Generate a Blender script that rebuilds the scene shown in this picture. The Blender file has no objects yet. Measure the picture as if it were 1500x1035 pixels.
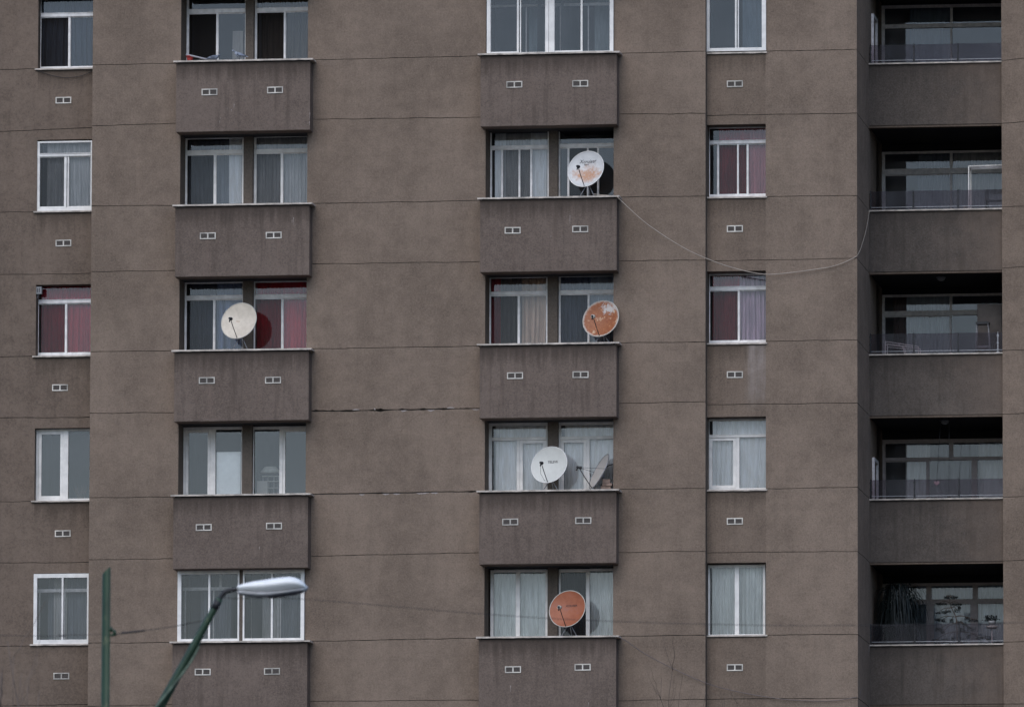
import bpy, math, random
from mathutils import Vector, noise
random.seed(7)
rad = math.radians
scene = bpy.context.scene
COL = scene.collection
V = Vector
# ------------------------------------------------------------------ camera
FPX = 14500.0
psi, the, rho = rad(8.21), rad(6.89), rad(0.143)
DIST = 202.8
fw = V((-math.sin(psi)*math.cos(the), math.cos(psi)*math.cos(the), math.sin(the)))
r0 = V((math.cos(psi), math.sin(psi), 0)); u0 = r0.cross(fw)
RT = r0*math.cos(rho)+u0*math.sin(rho); UP = -r0*math.sin(rho)+u0*math.cos(rho)
CAM = -fw*DIST
GROUND = CAM.z-1.65
def ray(px, py):
    return fw+RT*((px-750)/FPX)+UP*((517.5-py)/FPX)
def P(px, py, y=0.0):
    d = ray(px, py); return CAM+d*((y-CAM.y)/d.y)
def PX(px, py, y): return P(px, py, y).x
def PZ(px, py, y): return P(px, py, y).z
def AT(px, py, dist): return CAM+ray(px, py)*dist
cd = bpy.data.cameras.new('camera'); cam = bpy.data.objects.new('camera', cd); COL.objects.link(cam)
from mathutils import Matrix
m = Matrix((RT, UP, -fw)).transposed().to_4x4(); m.translation = CAM
cam.matrix_world = m
cd.sensor_width = 36; cd.lens = FPX/1500*36; cd.clip_start = 1; cd.clip_end = 4000
cd.dof.use_dof = True; cd.dof.focus_distance = DIST; cd.dof.aperture_fstop = 5.2
scene.camera = cam

# ------------------------------------------------------------------ materials
def newmat(name):
    mt = bpy.data.materials.new(name); mt.use_nodes = True
    nt = mt.node_tree; b = nt.nodes['Principled BSDF']; return mt, nt, b
def N(nt, t, **k):
    n = nt.nodes.new(t)
    for a, v in k.items(): setattr(n, a, v)
    return n
def noise_n(nt, vec, scale, detail=4, rough=.55, stretch=None):
    if stretch:
        mp = N(nt, 'ShaderNodeMapping'); mp.inputs['Scale'].default_value = stretch
        nt.links.new(vec, mp.inputs[0]); vec = mp.outputs[0]
    n = N(nt, 'ShaderNodeTexNoise'); n.inputs['Scale'].default_value = scale
    n.inputs['Detail'].default_value = detail; n.inputs['Roughness'].default_value = rough
    nt.links.new(vec, n.inputs['Vector']); return n.outputs['Fac']
def ramp(nt, fac, a, b, lo=0.0, hi=1.0):
    n = N(nt, 'ShaderNodeMapRange'); n.interpolation_type = 'SMOOTHSTEP'
    n.inputs['From Min'].default_value = a; n.inputs['From Max'].default_value = b
    n.inputs['To Min'].default_value = lo; n.inputs['To Max'].default_value = hi
    nt.links.new(fac, n.inputs['Value']); return n.outputs[0]
def mth(nt, op, a, b):
    n = N(nt, 'ShaderNodeMath', operation=op)
    for i, v in enumerate((a, b)):
        if isinstance(v, (int, float)): n.inputs[i].default_value = v
        else: nt.links.new(v, n.inputs[i])
    return n.outputs[0]
def mix(nt, fac, a, b, mode='MIX'):
    n = N(nt, 'ShaderNodeMix', data_type='RGBA', blend_type=mode)
    if isinstance(fac, (int, float)): n.inputs[0].default_value = fac
    else: nt.links.new(fac, n.inputs[0])
    for i, v in ((6, a), (7, b)):
        if isinstance(v, tuple): n.inputs[i].default_value = (*v, 1)
        else: nt.links.new(v, n.inputs[i])
    return n.outputs[2]
def bump(nt, b, h, strength, dist):
    n = N(nt, 'ShaderNodeBump'); n.inputs['Strength'].default_value = strength; n.inputs['Distance'].default_value = dist
    nt.links.new(h, n.inputs['Height']); nt.links.new(n.outputs[0], b.inputs['Normal'])
def simple(name, col, rough=.6, metal=0, var=.12, scale=12, spec=.4):
    mt, nt, b = newmat(name)
    g = N(nt, 'ShaderNodeNewGeometry').outputs['Position']
    f = noise_n(nt, g, scale, 5)
    c = mix(nt, ramp(nt, f, .3, .7), tuple(x*(1-var) for x in col), tuple(min(1, x*(1+var)) for x in col))
    nt.links.new(c, b.inputs['Base Color'])
    b.inputs['Roughness'].default_value = rough; b.inputs['Metallic'].default_value = metal
    b.inputs['Specular IOR Level'].default_value = spec
    return mt
def plaster(name, base, streak=0.0, grime=0.0, warm=0.0, blot=.16, wash=None):
    """rendered wall: mottled, grainy, weathered; streak = vertical rain streaks, grime = dark runs from the top of the piece"""
    mt, nt, b = newmat(name)
    g = N(nt, 'ShaderNodeNewGeometry').outputs['Position']
    col = base
    big = noise_n(nt, g, .55, 5, .6, (1, 1, .8))
    med = noise_n(nt, g, 3.1, 6, .62, (1, 1, 1.15))
    sml = noise_n(nt, g, 13, 5, .7)
    fine = noise_n(nt, g, 62, 3, .8)
    t = mth(nt, 'ADD', mth(nt, 'MULTIPLY', big, .62), mth(nt, 'MULTIPLY', med, .38))
    c = mix(nt, ramp(nt, t, .34, .66), tuple(x*(1-blot) for x in base), tuple(x*(1+blot) for x in base))
    c = mix(nt, ramp(nt, sml, .3, .7, 0, 1), c, mix(nt, .22, c, (1.0, .93, .88), 'SOFT_LIGHT'))
    grit = noise_n(nt, g, 27, 4, .75)
    c = mix(nt, ramp(nt, grit, .46, .66, 0, .5), c, tuple(x*1.5 for x in base))
    c = mix(nt, ramp(nt, grit, .30, .50, .46, 0), c, tuple(x*.5 for x in base))
    c = mix(nt, ramp(nt, fine, .45, .7, 0, .4), c, tuple(x*1.5 for x in base))
    c = mix(nt, ramp(nt, fine, .28, .5, .4, 0), c, tuple(x*.45 for x in base))
    # trowel / rain marks
    st = noise_n(nt, g, 2.2, 5, .6, (3.2, 3.2, .28))
    c = mix(nt, ramp(nt, st, .48, .74, 0, .16+streak*.5), c, tuple(x*.62 for x in base))
    st2 = noise_n(nt, g, 1.3, 4, .6, (5, 5, .3))
    c = mix(nt, ramp(nt, st2, .55, .8, 0, .1+streak*.35), c, (base[0]*1.5, base[1]*1.42, base[2]*1.38))
    hz = noise_n(nt, g, 1.1, 4, .6, (.35, .35, 5))
    c = mix(nt, ramp(nt, hz, .5, .78, 0, .18), c, tuple(x*.78 for x in base))
    if grime > 0:
        o = N(nt, 'ShaderNodeTexCoord').outputs['Object']
        sp = N(nt, 'ShaderNodeSeparateXYZ'); nt.links.new(o, sp.inputs[0])
        run = noise_n(nt, g, 3.0, 5, .65, (3.0, 1, .12))
        topm = ramp(nt, mth(nt, 'ADD', sp.outputs['Z'], mth(nt, 'MULTIPLY', run, .75)), -.12, .36)
        c = mix(nt, mth(nt, 'MULTIPLY', topm, grime), c, tuple(x*.42 for x in base))
        edge = ramp(nt, mth(nt, 'ADD', sp.outputs['Z'], mth(nt, 'MULTIPLY', noise_n(nt, g, 7, 4, .6, (2, 1, .4)), .1)), -.02, .04)
        c = mix(nt, mth(nt, 'MULTIPLY', edge, .55), c, tuple(x*.3 for x in base))
    if wash:
        sp3 = N(nt, 'ShaderNodeSeparateXYZ'); nt.links.new(g, sp3.inputs[0])
        wx, wz0, wz1 = wash
        dx = mth(nt, 'ABSOLUTE', mth(nt, 'SUBTRACT', mth(nt, 'ADD', sp3.outputs['X'], mth(nt, 'MULTIPLY', st, .5)), wx+.25), 0)
        mk_ = mth(nt, 'MULTIPLY', ramp(nt, dx, .05, .30, 1, 0), mth(nt, 'MULTIPLY', ramp(nt, sp3.outputs['Z'], wz0, wz0+.7), ramp(nt, sp3.outputs['Z'], wz1-.04, wz1, 1, 0)))
        c = mix(nt, mth(nt, 'MULTIPLY', mk_, ramp(nt, mth(nt, 'ADD', st2, med), .75, 1.15, .3, .8)), c, (.33, .28, .25))
    if warm > 0:   # lighter brown wash across one side, clear of the painted corner shade
        sp2 = N(nt, 'ShaderNodeSeparateXYZ'); nt.links.new(g, sp2.inputs[0])
        w = ramp(nt, mth(nt, 'ADD', sp2.outputs['X'], mth(nt, 'MULTIPLY', med, 2.2)), 9.2, 11.4)
        c = mix(nt, mth(nt, 'MULTIPLY', w, warm), c, (base[0]*1.75, base[1]*1.5, base[2]*1.3))
    nt.links.new(c, b.inputs['Base Color'])
    b.inputs['Roughness'].default_value = .93; b.inputs['Specular IOR Level'].default_value = .15
    h = mth(nt, 'ADD', mth(nt, 'MULTIPLY', fine, .6), mth(nt, 'MULTIPLY', sml, .8))
    bump(nt, b, h, .55, .012)
    return mt
M = {}
M['wall'] = plaster('stucco', (.196, .149, .114), blot=.26)
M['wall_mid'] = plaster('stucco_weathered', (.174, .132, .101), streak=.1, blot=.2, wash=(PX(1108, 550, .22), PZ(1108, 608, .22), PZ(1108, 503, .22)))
M['wall_back'] = plaster('stucco_set_back', (.156, .118, .091), streak=.15, blot=.22)  # wall colour darkened: occlusion shade put into the tone, plus dirt
M['box'] = plaster('parapet_stucco', (.149, .115, .094), streak=.8, grime=.75, blot=.2)
M['loggia'] = plaster('loggia_stucco', (.106, .089, .076), streak=.9, grime=.45, blot=.22, warm=.5)  # dark base mixes dirt with painted corner shade
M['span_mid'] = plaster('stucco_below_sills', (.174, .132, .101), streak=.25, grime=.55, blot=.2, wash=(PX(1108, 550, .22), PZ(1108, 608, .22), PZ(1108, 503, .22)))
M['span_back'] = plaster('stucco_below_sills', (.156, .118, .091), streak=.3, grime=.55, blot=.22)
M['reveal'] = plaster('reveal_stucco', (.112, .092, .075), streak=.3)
M['joint'] = simple('joint_dirt', (.085, .068, .056), .95)
M['patch'] = simple('bare_plaster', (.36, .31, .28), .95, var=.2, scale=30)
M['sill'] = simple('stone_sill', (.52, .455, .39), .75, var=.3, scale=6)
M['dark'] = simple('deep_shade_tone', (.022, .021, .023), .9)  # near-black tone paints in the deep shade of soffits and recesses
M['white'] = simple('white_frame', (.82, .79, .74), .45, var=.10, scale=5)
M['alu'] = simple('aluminium_frame', (.84, .81, .78), .45, 0, var=.12, scale=7)
M['pink'] = simple('dull_frame', (.50, .44, .43), .55, var=.1)
M['dullalu'] = simple('shaded_aluminium', (.68, .64, .62), .5, 0, var=.15)
M['room'] = simple('room_paint', (.20, .20, .21), .9, var=.1, scale=1)
M['vent'] = simple('vent_frame', (.58, .54, .47), .7, var=.38, scale=2.7)
M['ventin'] = simple('vent_mesh', (.10, .085, .075), .9, var=.3, scale=90)
M['black'] = simple('black_plastic', (.02, .02, .022), .5)
M['steel'] = simple('galvanised_steel', (.30, .30, .31), .45, .5, var=.25, scale=20)
M['brick'] = simple('brick', (.27, .19, .15), .9, var=.35, scale=14)
M['redpot'] = simple('red_plastic', (.33, .035, .03), .5, var=.25, scale=25)
M['pipe'] = simple('grey_plastic', (.33, .32, .33), .5)
M['cream'] = simple('cream_paint', (.55, .52, .45), .6)
M['cable'] = simple('white_cable', (.40, .34, .28), .6)
M['cabled'] = simple('grey_cable', (.16, .13, .12), .7)
M['wire'] = simple('black_wire', (.03, .028, .03), .7)
M['bark'] = simple('bark', (.10, .075, .06), .9, var=.3, scale=9)
M['barkpale'] = simple('pale_bark', (.15, .115, .095), .9, var=.3, scale=9)
M['leaf'] = simple('dark_leaf', (.009, .014, .014), .55, var=.5, scale=9)
M['needle'] = simple('dark_needle', (.010, .014, .014), .7, var=.4, scale=20)
M['grey'] = simple('grey_plastic_case', (.22, .22, .22), .6)
M['wood'] = simple('brown_board', (.10, .085, .075), .7, var=.3, scale=3)
M['asphalt'] = simple('asphalt', (.045, .045, .047), .95, var=.25, scale=2)
M['palepanel'] = simple('pale_panel', (.90, .91, .88), .6, var=.03)
M['doorp'] = simple('beige_door', (.50, .45, .40), .7, var=.05)
M['pigeon'] = simple('pigeon_feathers', (.15, .17, .21), .7, var=.55, scale=22)
M['pigeonw'] = simple('pale_pigeon_feathers', (.30, .33, .38), .7, var=.6, scale=18)
M['heart'] = simple('pink_ornament', (.50, .34, .36), .6)
def lampmat():
    mt, nt, b = newmat('lamp_shell')
    g = N(nt, 'ShaderNodeNewGeometry').outputs['Position']
    c = mix(nt, ramp(nt, noise_n(nt, g, 5, 5), .5, .8, 0, .5), (.93, .93, .90), (.80, .81, .79))
    nt.links.new(c, b.inputs['Base Color']); b.inputs['Roughness'].default_value = .4
    return mt
M['lamp'] = lampmat()
M['lampglass'] = simple('lamp_lens', (.06, .06, .07), .15)
M['lamptray'] = simple('lamp_tray', (.40, .40, .40), .5)
def greenpaint():
    mt, nt, b = newmat('green_paint')
    g = N(nt, 'ShaderNodeNewGeometry').outputs['Position']
    f = noise_n(nt, g, 4, 6, .65, (2, 2, .5))
    c = mix(nt, ramp(nt, f, .3, .6), (.012, .034, .017), (.020, .052, .026))
    f2 = noise_n(nt, g, 9, 5, .7, (1, 1, .4))
    c = mix(nt, ramp(nt, f2, .62, .72, 0, .55), c, (.13, .14, .07))
    nt.links.new(c, b.inputs['Base Color']); b.inputs['Roughness'].default_value = .5
    return mt
M['green'] = greenpaint()
M['greendk'] = simple('dark_green_cable', (.085, .12, .085), .6, var=.6, scale=8)
def glassmat(name, tint, ior, alpha=0.0):
    mt = bpy.data.materials.new(name); mt.use_nodes = True; nt = mt.node_tree; nt.nodes.clear()
    out = N(nt, 'ShaderNodeOutputMaterial'); tr = N(nt, 'ShaderNodeBsdfTransparent'); gl = N(nt, 'ShaderNodeBsdfGlossy')
    tr.inputs[0].default_value = (*tint, 1); gl.inputs['Roughness'].default_value = 0.0
    gl.inputs[0].default_value = (.95, .97, 1, 1)
    fr = N(nt, 'ShaderNodeFresnel'); fr.inputs['IOR'].default_value = ior
    mx = N(nt, 'ShaderNodeMixShader'); nt.links.new(fr.outputs[0], mx.inputs[0]); nt.links.new(tr.outputs[0], mx.inputs[1]); nt.links.new(gl.outputs[0], mx.inputs[2])
    last = mx.outputs[0]
    g = N(nt, 'ShaderNodeNewGeometry').outputs['Position']
    # dust film
    df = N(nt, 'ShaderNodeBsdfDiffuse'); df.inputs[0].default_value = (.35, .36, .38, 1)
    m2 = N(nt, 'ShaderNodeMixShader')
    nt.links.new(ramp(nt, noise_n(nt, g, 2.5, 5, .6, (1, 1, .6)), .3, .8, alpha, alpha+.07), m2.inputs[0])
    nt.links.new(last, m2.inputs[1]); nt.links.new(df.outputs[0], m2.inputs[2])
    nt.links.new(m2.outputs[0], out.inputs[0])
    bn = N(nt, 'ShaderNodeBump'); bn.inputs['Strength'].default_value = .03; bn.inputs['Distance'].default_value = .02
    nt.links.new(noise_n(nt, g, 1.3, 1), bn.inputs['Height'])
    nt.links.new(bn.outputs[0], gl.inputs['Normal']); 
    return mt
M['glass'] = glassmat('window_glass', (.88, .89, .90), 1.66, .0)
M['glassclear'] = glassmat('clear_glass', (.98, .985, .99), 1.8, .01)
M['glassbright'] = glassmat('coated_glass', (.9, .93, .95), 1.85, .02)
M['railglass'] = glassmat('railing_glass', (.66, .62, .65), 1.15, .008)
def screenmat():
    mt = bpy.data.materials.new('insect_mesh'); mt.use_nodes = True; nt = mt.node_tree; nt.nodes.clear()
    out = N(nt, 'ShaderNodeOutputMaterial'); tr = N(nt, 'ShaderNodeBsdfTransparent'); df = N(nt, 'ShaderNodeBsdfDiffuse')
    df.inputs[0].default_value = (.030, .027, .026, 1)
    mx = N(nt, 'ShaderNodeMixShader'); mx.inputs[0].default_value = .36
    nt.links.new(tr.outputs[0], mx.inputs[1]); nt.links.new(df.outputs[0], mx.inputs[2]); nt.links.new(mx.outputs[0], out.inputs[0])
    return mt
M['screen'] = screenmat()
_cm = {}
def cloth(col):
    if col in _cm: return _cm[col]
    mt = bpy.data.materials.new('curtain_cloth'); mt.use_nodes = True; nt = mt.node_tree; nt.nodes.clear()
    out = N(nt, 'ShaderNodeOutputMaterial'); df = N(nt, 'ShaderNodeBsdfDiffuse'); tl = N(nt, 'ShaderNodeBsdfTranslucent')
    g = N(nt, 'ShaderNodeNewGeometry').outputs['Position']
    c = mix(nt, ramp(nt, noise_n(nt, g, 3, 5, .6, (4, 1, .5)), .3, .7), tuple(x*.78 for x in col), tuple(min(.9, x*1.15) for x in col))
    nt.links.new(c, df.inputs[0]); nt.links.new(c, tl.inputs[0])
    mx = N(nt, 'ShaderNodeMixShader'); mx.inputs[0].default_value = .05
    nt.links.new(df.outputs[0], mx.inputs[1]); nt.links.new(tl.outputs[0], mx.inputs[2]); nt.links.new(mx.outputs[0], out.inputs[0])
    _cm[col] = mt; return mt

# ------------------------------------------------------------------ mesh helper
WL = {}     # world location of every object
class MB:
    def __init__(s): s.v = []; s.f = []; s.m = []; s.sm = []
    def add(s, vs, fs, mi=0, smooth=False):
        k = len(s.v); s.v += [tuple(v) for v in vs]
        for f in fs: s.f.append([k+i for i in f]); s.m.append(mi); s.sm.append(smooth)
    def quad(s, a, b, c, d, mi=0): s.add([a, b, c, d], [(0, 1, 2, 3)], mi)
    def box(s, x0, x1, y0, y1, z0, z1, mi=0, bev=0.0):
        if x1 < x0: x0, x1 = x1, x0
        if z1 < z0: z0, z1 = z1, z0
        vs = [(x, y, z) for x in (x0, x1) for y in (y0, y1) for z in (z0, z1)]
        s.add(vs, [(0, 1, 3, 2), (4, 6, 7, 5), (0, 4, 5, 1), (2, 3, 7, 6), (0, 2, 6, 4), (1, 5, 7, 3)], mi)
    def tube(s, pts, r, n=8, mi=0, cap=True):
        pts = [V(p) for p in pts]; rs = r if isinstance(r, (list, tuple)) else [r]*len(pts)
        k = len(s.v); ref = V((0, 0, 1))
        for i, p in enumerate(pts):
            t = (pts[min(i+1, len(pts)-1)]-pts[max(i-1, 0)])
            t = t.normalized() if t.length > 1e-9 else V((0, 0, 1))
            a = t.cross(ref)
            if a.length < .15: a = t.cross(V((1, 0, 0)))
            a.normalize(); b = t.cross(a)
            for j in range(n):
                th = 2*math.pi*j/n; s.v.append(tuple(p+(a*math.cos(th)+b*math.sin(th))*rs[i]))
        for i in range(len(pts)-1):
            for j in range(n):
                s.f.append([k+i*n+j, k+i*n+(j+1) % n, k+(i+1)*n+(j+1) % n, k+(i+1)*n+j]); s.m.append(mi); s.sm.append(True)
        if cap:
            s.f.append([k+j for j in range(n)][::-1]); s.m.append(mi); s.sm.append(False)
            s.f.append([k+(len(pts)-1)*n+j for j in range(n)]); s.m.append(mi); s.sm.append(False)
    def loft(s, rings, mi=0, cap=True):
        k = len(s.v); n = len(rings[0])
        for R in rings: s.v += [tuple(p) for p in R]
        for i in range(len(rings)-1):
            for j in range(n):
                s.f.append([k+i*n+j, k+i*n+(j+1) % n, k+(i+1)*n+(j+1) % n, k+(i+1)*n+j]); s.m.append(mi); s.sm.append(True)
        if cap:
            s.f.append([k+j for j in range(n)][::-1]); s.m.append(mi); s.sm.append(True)
            s.f.append([k+(len(rings)-1)*n+j for j in range(n)]); s.m.append(mi); s.sm.append(True)
    def build(s, name, mats, parent=None, loc=None, **props):
        me = bpy.data.meshes.new(name)
        if loc is None:
            if s.v:
                loc = V((sum(v[0] for v in s.v)/len(s.v), sum(v[1] for v in s.v)/len(s.v), min(v[2] for v in s.v)))
            else: loc = V((0, 0, 0))
        loc = V(loc)
        me.from_pydata([tuple(V(v)-loc) for v in s.v], [], s.f)
        if not isinstance(mats, (list, tuple)): mats = [mats]
        for mm in mats: me.materials.append(M[mm] if isinstance(mm, str) else mm)
        me.polygons.foreach_set('material_index', s.m); me.polygons.foreach_set('use_smooth', s.sm)
        me.update()
        o = bpy.data.objects.new(name, me); COL.objects.link(o)
        WL[o.name] = loc
        if parent: o.parent = parent; o.location = loc-WL[parent.name]
        else: o.location = loc
        for k, v in props.items(): o[k] = v
        return o
def empty(name, loc, label, cat, group=None):
    o = bpy.data.objects.new(name, None); COL.objects.link(o); o.location = loc; WL[o.name] = V(loc)
    o.empty_display_size = .2
    o['label'] = label; o['category'] = cat
    if group: o['group'] = group
    return o
def tag(o, label, cat, group=None):
    o['label'] = label; o['category'] = cat
    if group: o['group'] = group
    return o

# ------------------------------------------------------------------ building
YL, YD, YG = .50, .22, 2.45          # planes: left set-back wall, right wall, loggia front
YBOX = -.38                          # front of the projecting parapets
bld = empty('apartment_building', (0, 3, GROUND), 'brown grey rendered concrete apartment block filling the whole picture', 'building')
XA0 = PX(132.6, 500, 0)              # pilaster edges
XA1 = PX(262.3, 500, 0); XB0 = PX(449.0, 450, 0); XB1 = PX(710.5, 500, 0); XC0 = PX(898.6, 450, 0)
XC1 = PX(1033.4, 500, 0); XD1 = PX(1255.8, 500, YD); XE0 = PX(1468.4, 500, YG)
XWEST = PX(-420, 500, 0); XEAST = PX(1920, 500, YG)
ZTOP = 17.0
def seamfn(p1, p2, y):
    a, b = P(*p1, y), P(*p2, y)
    return lambda u: a.z+(b.z-a.z)*(u-a.x)/(b.x-a.x)
def jag(u, k):
    return .006*noise.noise(V((u*2.3, k*7.1, 3)))*2+.004*noise.noise(V((u*11, k*3.7, 9)))
def strip(name, u0, u1, seams, z0, z1, yp, mat, side0=None, side1=None, axis='x', fixed=0.0, wf=None, top=False, bottom=False, loc=None):
    """one plane of render with sunk horizontal joints; side0/side1 = depth of the return at each end"""
    mb = MB()
    n = max(2, int(abs(u1-u0)/.05)); us = [u0+(u1-u0)*i/n for i in range(n+1)]
    ss = sorted([(f((u0+u1)/2), k, f) for k, f in seams], key=lambda t: t[0])
    ss = [t for t in ss if z0+.05 < t[0] < z1-.05]
    cols = []
    for u in us:
        zs = [(z0, 0)]
        for zc, k, f in ss:
            c = f(u)+jag(u, k); hw = .005+.006*abs(noise.noise(V((u*6, k*5.3, 1))))
            e1 = e2 = 0
            if wf:
                hw2, e1, e2 = wf(k, u); hw = max(hw, hw2)
            dg = .022+(hw-.008)*4 if hw > .012 else .022
            zs += [(c-hw-e1, 0), (c-hw*.75, dg), (c+hw*.75, dg), (c+hw+e2, 0)]
        zs.append((z1, 0)); cols.append(zs)
    def pt(u, z, dep):
        return (u, yp+dep, z) if axis == 'x' else (fixed-dep, u, z)
    nz = len(cols[0]); vs = []
    for u, zs in zip(us, cols): vs += [pt(u, z, d) for z, d in zs]
    fs = []; mi = []
    for i in range(n):
        for j in range(nz-1):
            groove = (j-1) % 4 in (0, 1, 2) and j >= 1 and j < nz-2
            fs.append((i*nz+j, (i+1)*nz+j, (i+1)*nz+j+1, i*nz+j+1)); mi.append(1 if groove else 0)
    k = len(mb.v); mb.v += vs
    for f, q in zip(fs, mi): mb.f.append(list(f)); mb.m.append(q); mb.sm.append(False)
    if axis == 'x':
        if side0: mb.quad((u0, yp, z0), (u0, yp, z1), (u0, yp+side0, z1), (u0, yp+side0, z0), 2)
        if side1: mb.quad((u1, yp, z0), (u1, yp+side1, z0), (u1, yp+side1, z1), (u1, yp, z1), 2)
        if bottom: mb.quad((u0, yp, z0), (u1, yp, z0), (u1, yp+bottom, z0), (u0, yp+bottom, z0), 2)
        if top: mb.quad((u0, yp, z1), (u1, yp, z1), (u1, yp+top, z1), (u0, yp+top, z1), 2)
    return mb.build(name, [mat, 'joint', 'reveal'], bld, loc=loc)
def mk(lst, y): return [(i, seamfn(a, b, y)) for i, (a, b) in enumerate(lst)]
SA = mk([((137, y1), (256, y2)) for y1, y2 in [(95.4, 92.8), (184.3, 181.0), (301.8, 300.6), (397.8, 396.3), (515, 513.5), (605.2, 603.7), (728.8, 727.5), (819.4, 817.7), (941.2, 940.2), (1033.5, 1031)]], 0)
SB = mk([((458, y1), (702, y2)) for y1, y2 in [(88.1, 82.1), (175, 172), (298.2, 293.7), (386.5, 383.5), (511, 506.5), (602, 598), (723.2, 719.6), (813.9, 808.9), (938.5, 934), (1026.5, 1024.3)]], 0)
SC = mk([((907, y1), (1032, y2)) for y1, y2 in [(78.6, 75.2), (167.4, 166.3), (288.4, 287.2), (382.2, 380.6), (502, 500.4), (590.8, 588), (716.4, 714.8), (808.6, 806.7), (931.3, 929.5), (1025.3, 1023.3)]], 0)
SD = mk([((1034, y1), (1254, y2)) for y1, y2 in [(77.2, 72.6), (169.4, 165.9), (289.0, 286.4), (382.2, 378.4), (500.6, 497.9), (592.4, 590), (717.4, 713), (809.0, 807.0), (930.4, 928.2), (1023.3, 1021.6)]], YD)
SL = mk([((0, y1), (134, y2)) for y1, y2 in [(102, 100.4), (193, 187), (311, 309.2), (402.3, 400.7), (522.3, 520.6), (612.2, 610.6), (734.5, 733.7), (823.8, 823.2), (945.6, 944.2), (1033, 1031)]], YL)
SE = mk([((1466, y1), (1498, y2)) for y1, y2 in [(89, 86), (181, 178.6), (303.4, 302), (392.6, 391), (513.4, 512.2), (606.2, 604.8), (727.7, 726.6), (820.9, 820), (939.8, 939), (1030.7, 1030)]], YG)
XW = lambda px, y: PX(px, 500, y)
def crackB(k, u):
    px = (u-XB0)/(XB1-XB0)
    n1 = noise.noise(V((u*3.1, k, 5))); n2 = noise.noise(V((u*9, k, 15)))
    if k == 5: return (.006+.022*max(0, .3+n1+.5*n2)*(1-.5*abs(px-.35)), .010*abs(n2), .026*abs(n2))
    if k == 6: return (.005+.012*max(0, .25+n1+.4*n2), .010*abs(n2), .006)
    return (0, 0, 0)
strip('wall', XA0, XA1, SA, GROUND, ZTOP, 0, 'wall', 1.0, 1.3)
strip('wall', XB0, XB1, SB, GROUND, ZTOP, 0, 'wall', 1.3, 1.3, wf=crackB)
strip('wall', XC0, XC1, SC, GROUND, ZTOP, 0, 'wall', 1.3, 1.0)
strip('wall', XE0, XEAST, SE, GROUND, ZTOP, YG, 'wall', 3.2, 1.0)
# side wall of the loggia recess
strip('wall', YD, 5.4, [(i, (lambda z: (lambda u: z))(f(XD1))) for i, f in SD], GROUND, ZTOP, 0, 'wall', axis='y', fixed=XD1)
# chips of paler render broken out beside the two cracks
for k, f in SB:
    if k not in (5, 6): continue
    spots = [(.26, .30), (.53, .565), (.79, .83), (.93, .97), (.38, .39), (.68, .72)] if k == 5 else [(.0, .02), (.43, .47), (.49, .53), (.62, .69), (.70, .74), (.30, .33)]
    for i, (a, b) in enumerate(spots):
        ua, ub = XB0+(XB1-XB0)*a, XB0+(XB1-XB0)*b
        up = (i % 2 == 0) if k == 5 else False
        n = 9; pts = []
        s = 1 if up else -1
        for j in range(n+1):
            u = ua+(ub-ua)*j/n; pts.append((u, f(u)+jag(u, k)+s*.012))
        for j in range(n, -1, -1):
            u = ua+(ub-ua)*j/n; h = .006+.034*math.sin(math.pi*j/n)*(.5+abs(noise.noise(V((u*17, k, i)))))
            pts.append((u, f(u)+jag(u, k)+s*(.012+h)))
        m_ = len(pts)
        mb = MB(); mb.add([(x, -.003, z) for x, z in pts]+[(x, .02, z) for x, z in pts], [tuple(range(m_))]+[(q, (q+1) % m_, m_+(q+1) % m_, m_+q) for q in range(m_)])
        mb.build('plaster_chip', 'patch', bld)
# stray trowel scratch under the crack
mb = MB(); mb.tube([P(x, y, -.001) for x, y in [(622, 604.5), (612, 608), (602, 615), (593, 624), (586, 633)]], .003, 4); mb.build('trowel_ridge', 'wall', bld)

ZSL = [P(93, y, YL).z for y in (101, 309.8, 521.5, 733.6, 943.5)]       # bottom of openings, far left column
ZSR = [P(1078, y, YD).z for y in (77.6, 289.0, 503.0, 717.6, 930.5)]
ZTL = [P(93, y, YL).z for y in (-4, 204.5, 416.5, 626.5, 838.8)]
ZTR = [P(1078, y, YD).z for y in (-30, 182.2, 396.8, 610, 823.6)]
XL0 = PX(52.2, 500, YL)
XRW = PX(1121.8, 500, YD)
def spandrels(x0, x1, tops, bots, seams, y, mat):
    # wall left between stacked openings
    strip('wall', x0, x1, seams, tops[0], ZTOP, y, mat, bottom=.5)
    for i in range(4): strip('wall', x0, x1, seams, tops[i+1], bots[i], y, mat.replace('wall', 'span'), bottom=.5, loc=((x0+x1)/2, y, bots[i]))
    strip('wall', x0, x1, seams, GROUND, bots[4], y, mat)
strip('wall', XWEST, XL0, SL, GROUND, ZTOP, YL, 'wall_back', side1=.6)
spandrels(XL0, XA0+.02, ZTL, ZSL, SL, YL, 'wall_back')
spandrels(XC1, XRW, ZTR, ZSR, SD, YD, 'wall_mid')
strip('wall', XRW, XD1, SD, GROUND, ZTOP, YD, 'wall', side0=.6)
# building bulk behind the facade: roof and flanks
mb = MB()
mb.box(XWEST, XEAST, 6.0, 16, GROUND, ZTOP); mb.box(XWEST, XD1, 3.9, 4.6, GROUND, ZTOP)
mb.build('core', 'room', bld)
mb = MB(); mb.box(XWEST-.3, XEAST+.3, YL-.8, 16.2, ZTOP, ZTOP+.35); mb.build('roof', 'reveal', bld)
mb = MB(); mb.box(XWEST-.02, XWEST+.28, YL, 16, GROUND, ZTOP); mb.build('end_wall', 'wall_back', bld)

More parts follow.
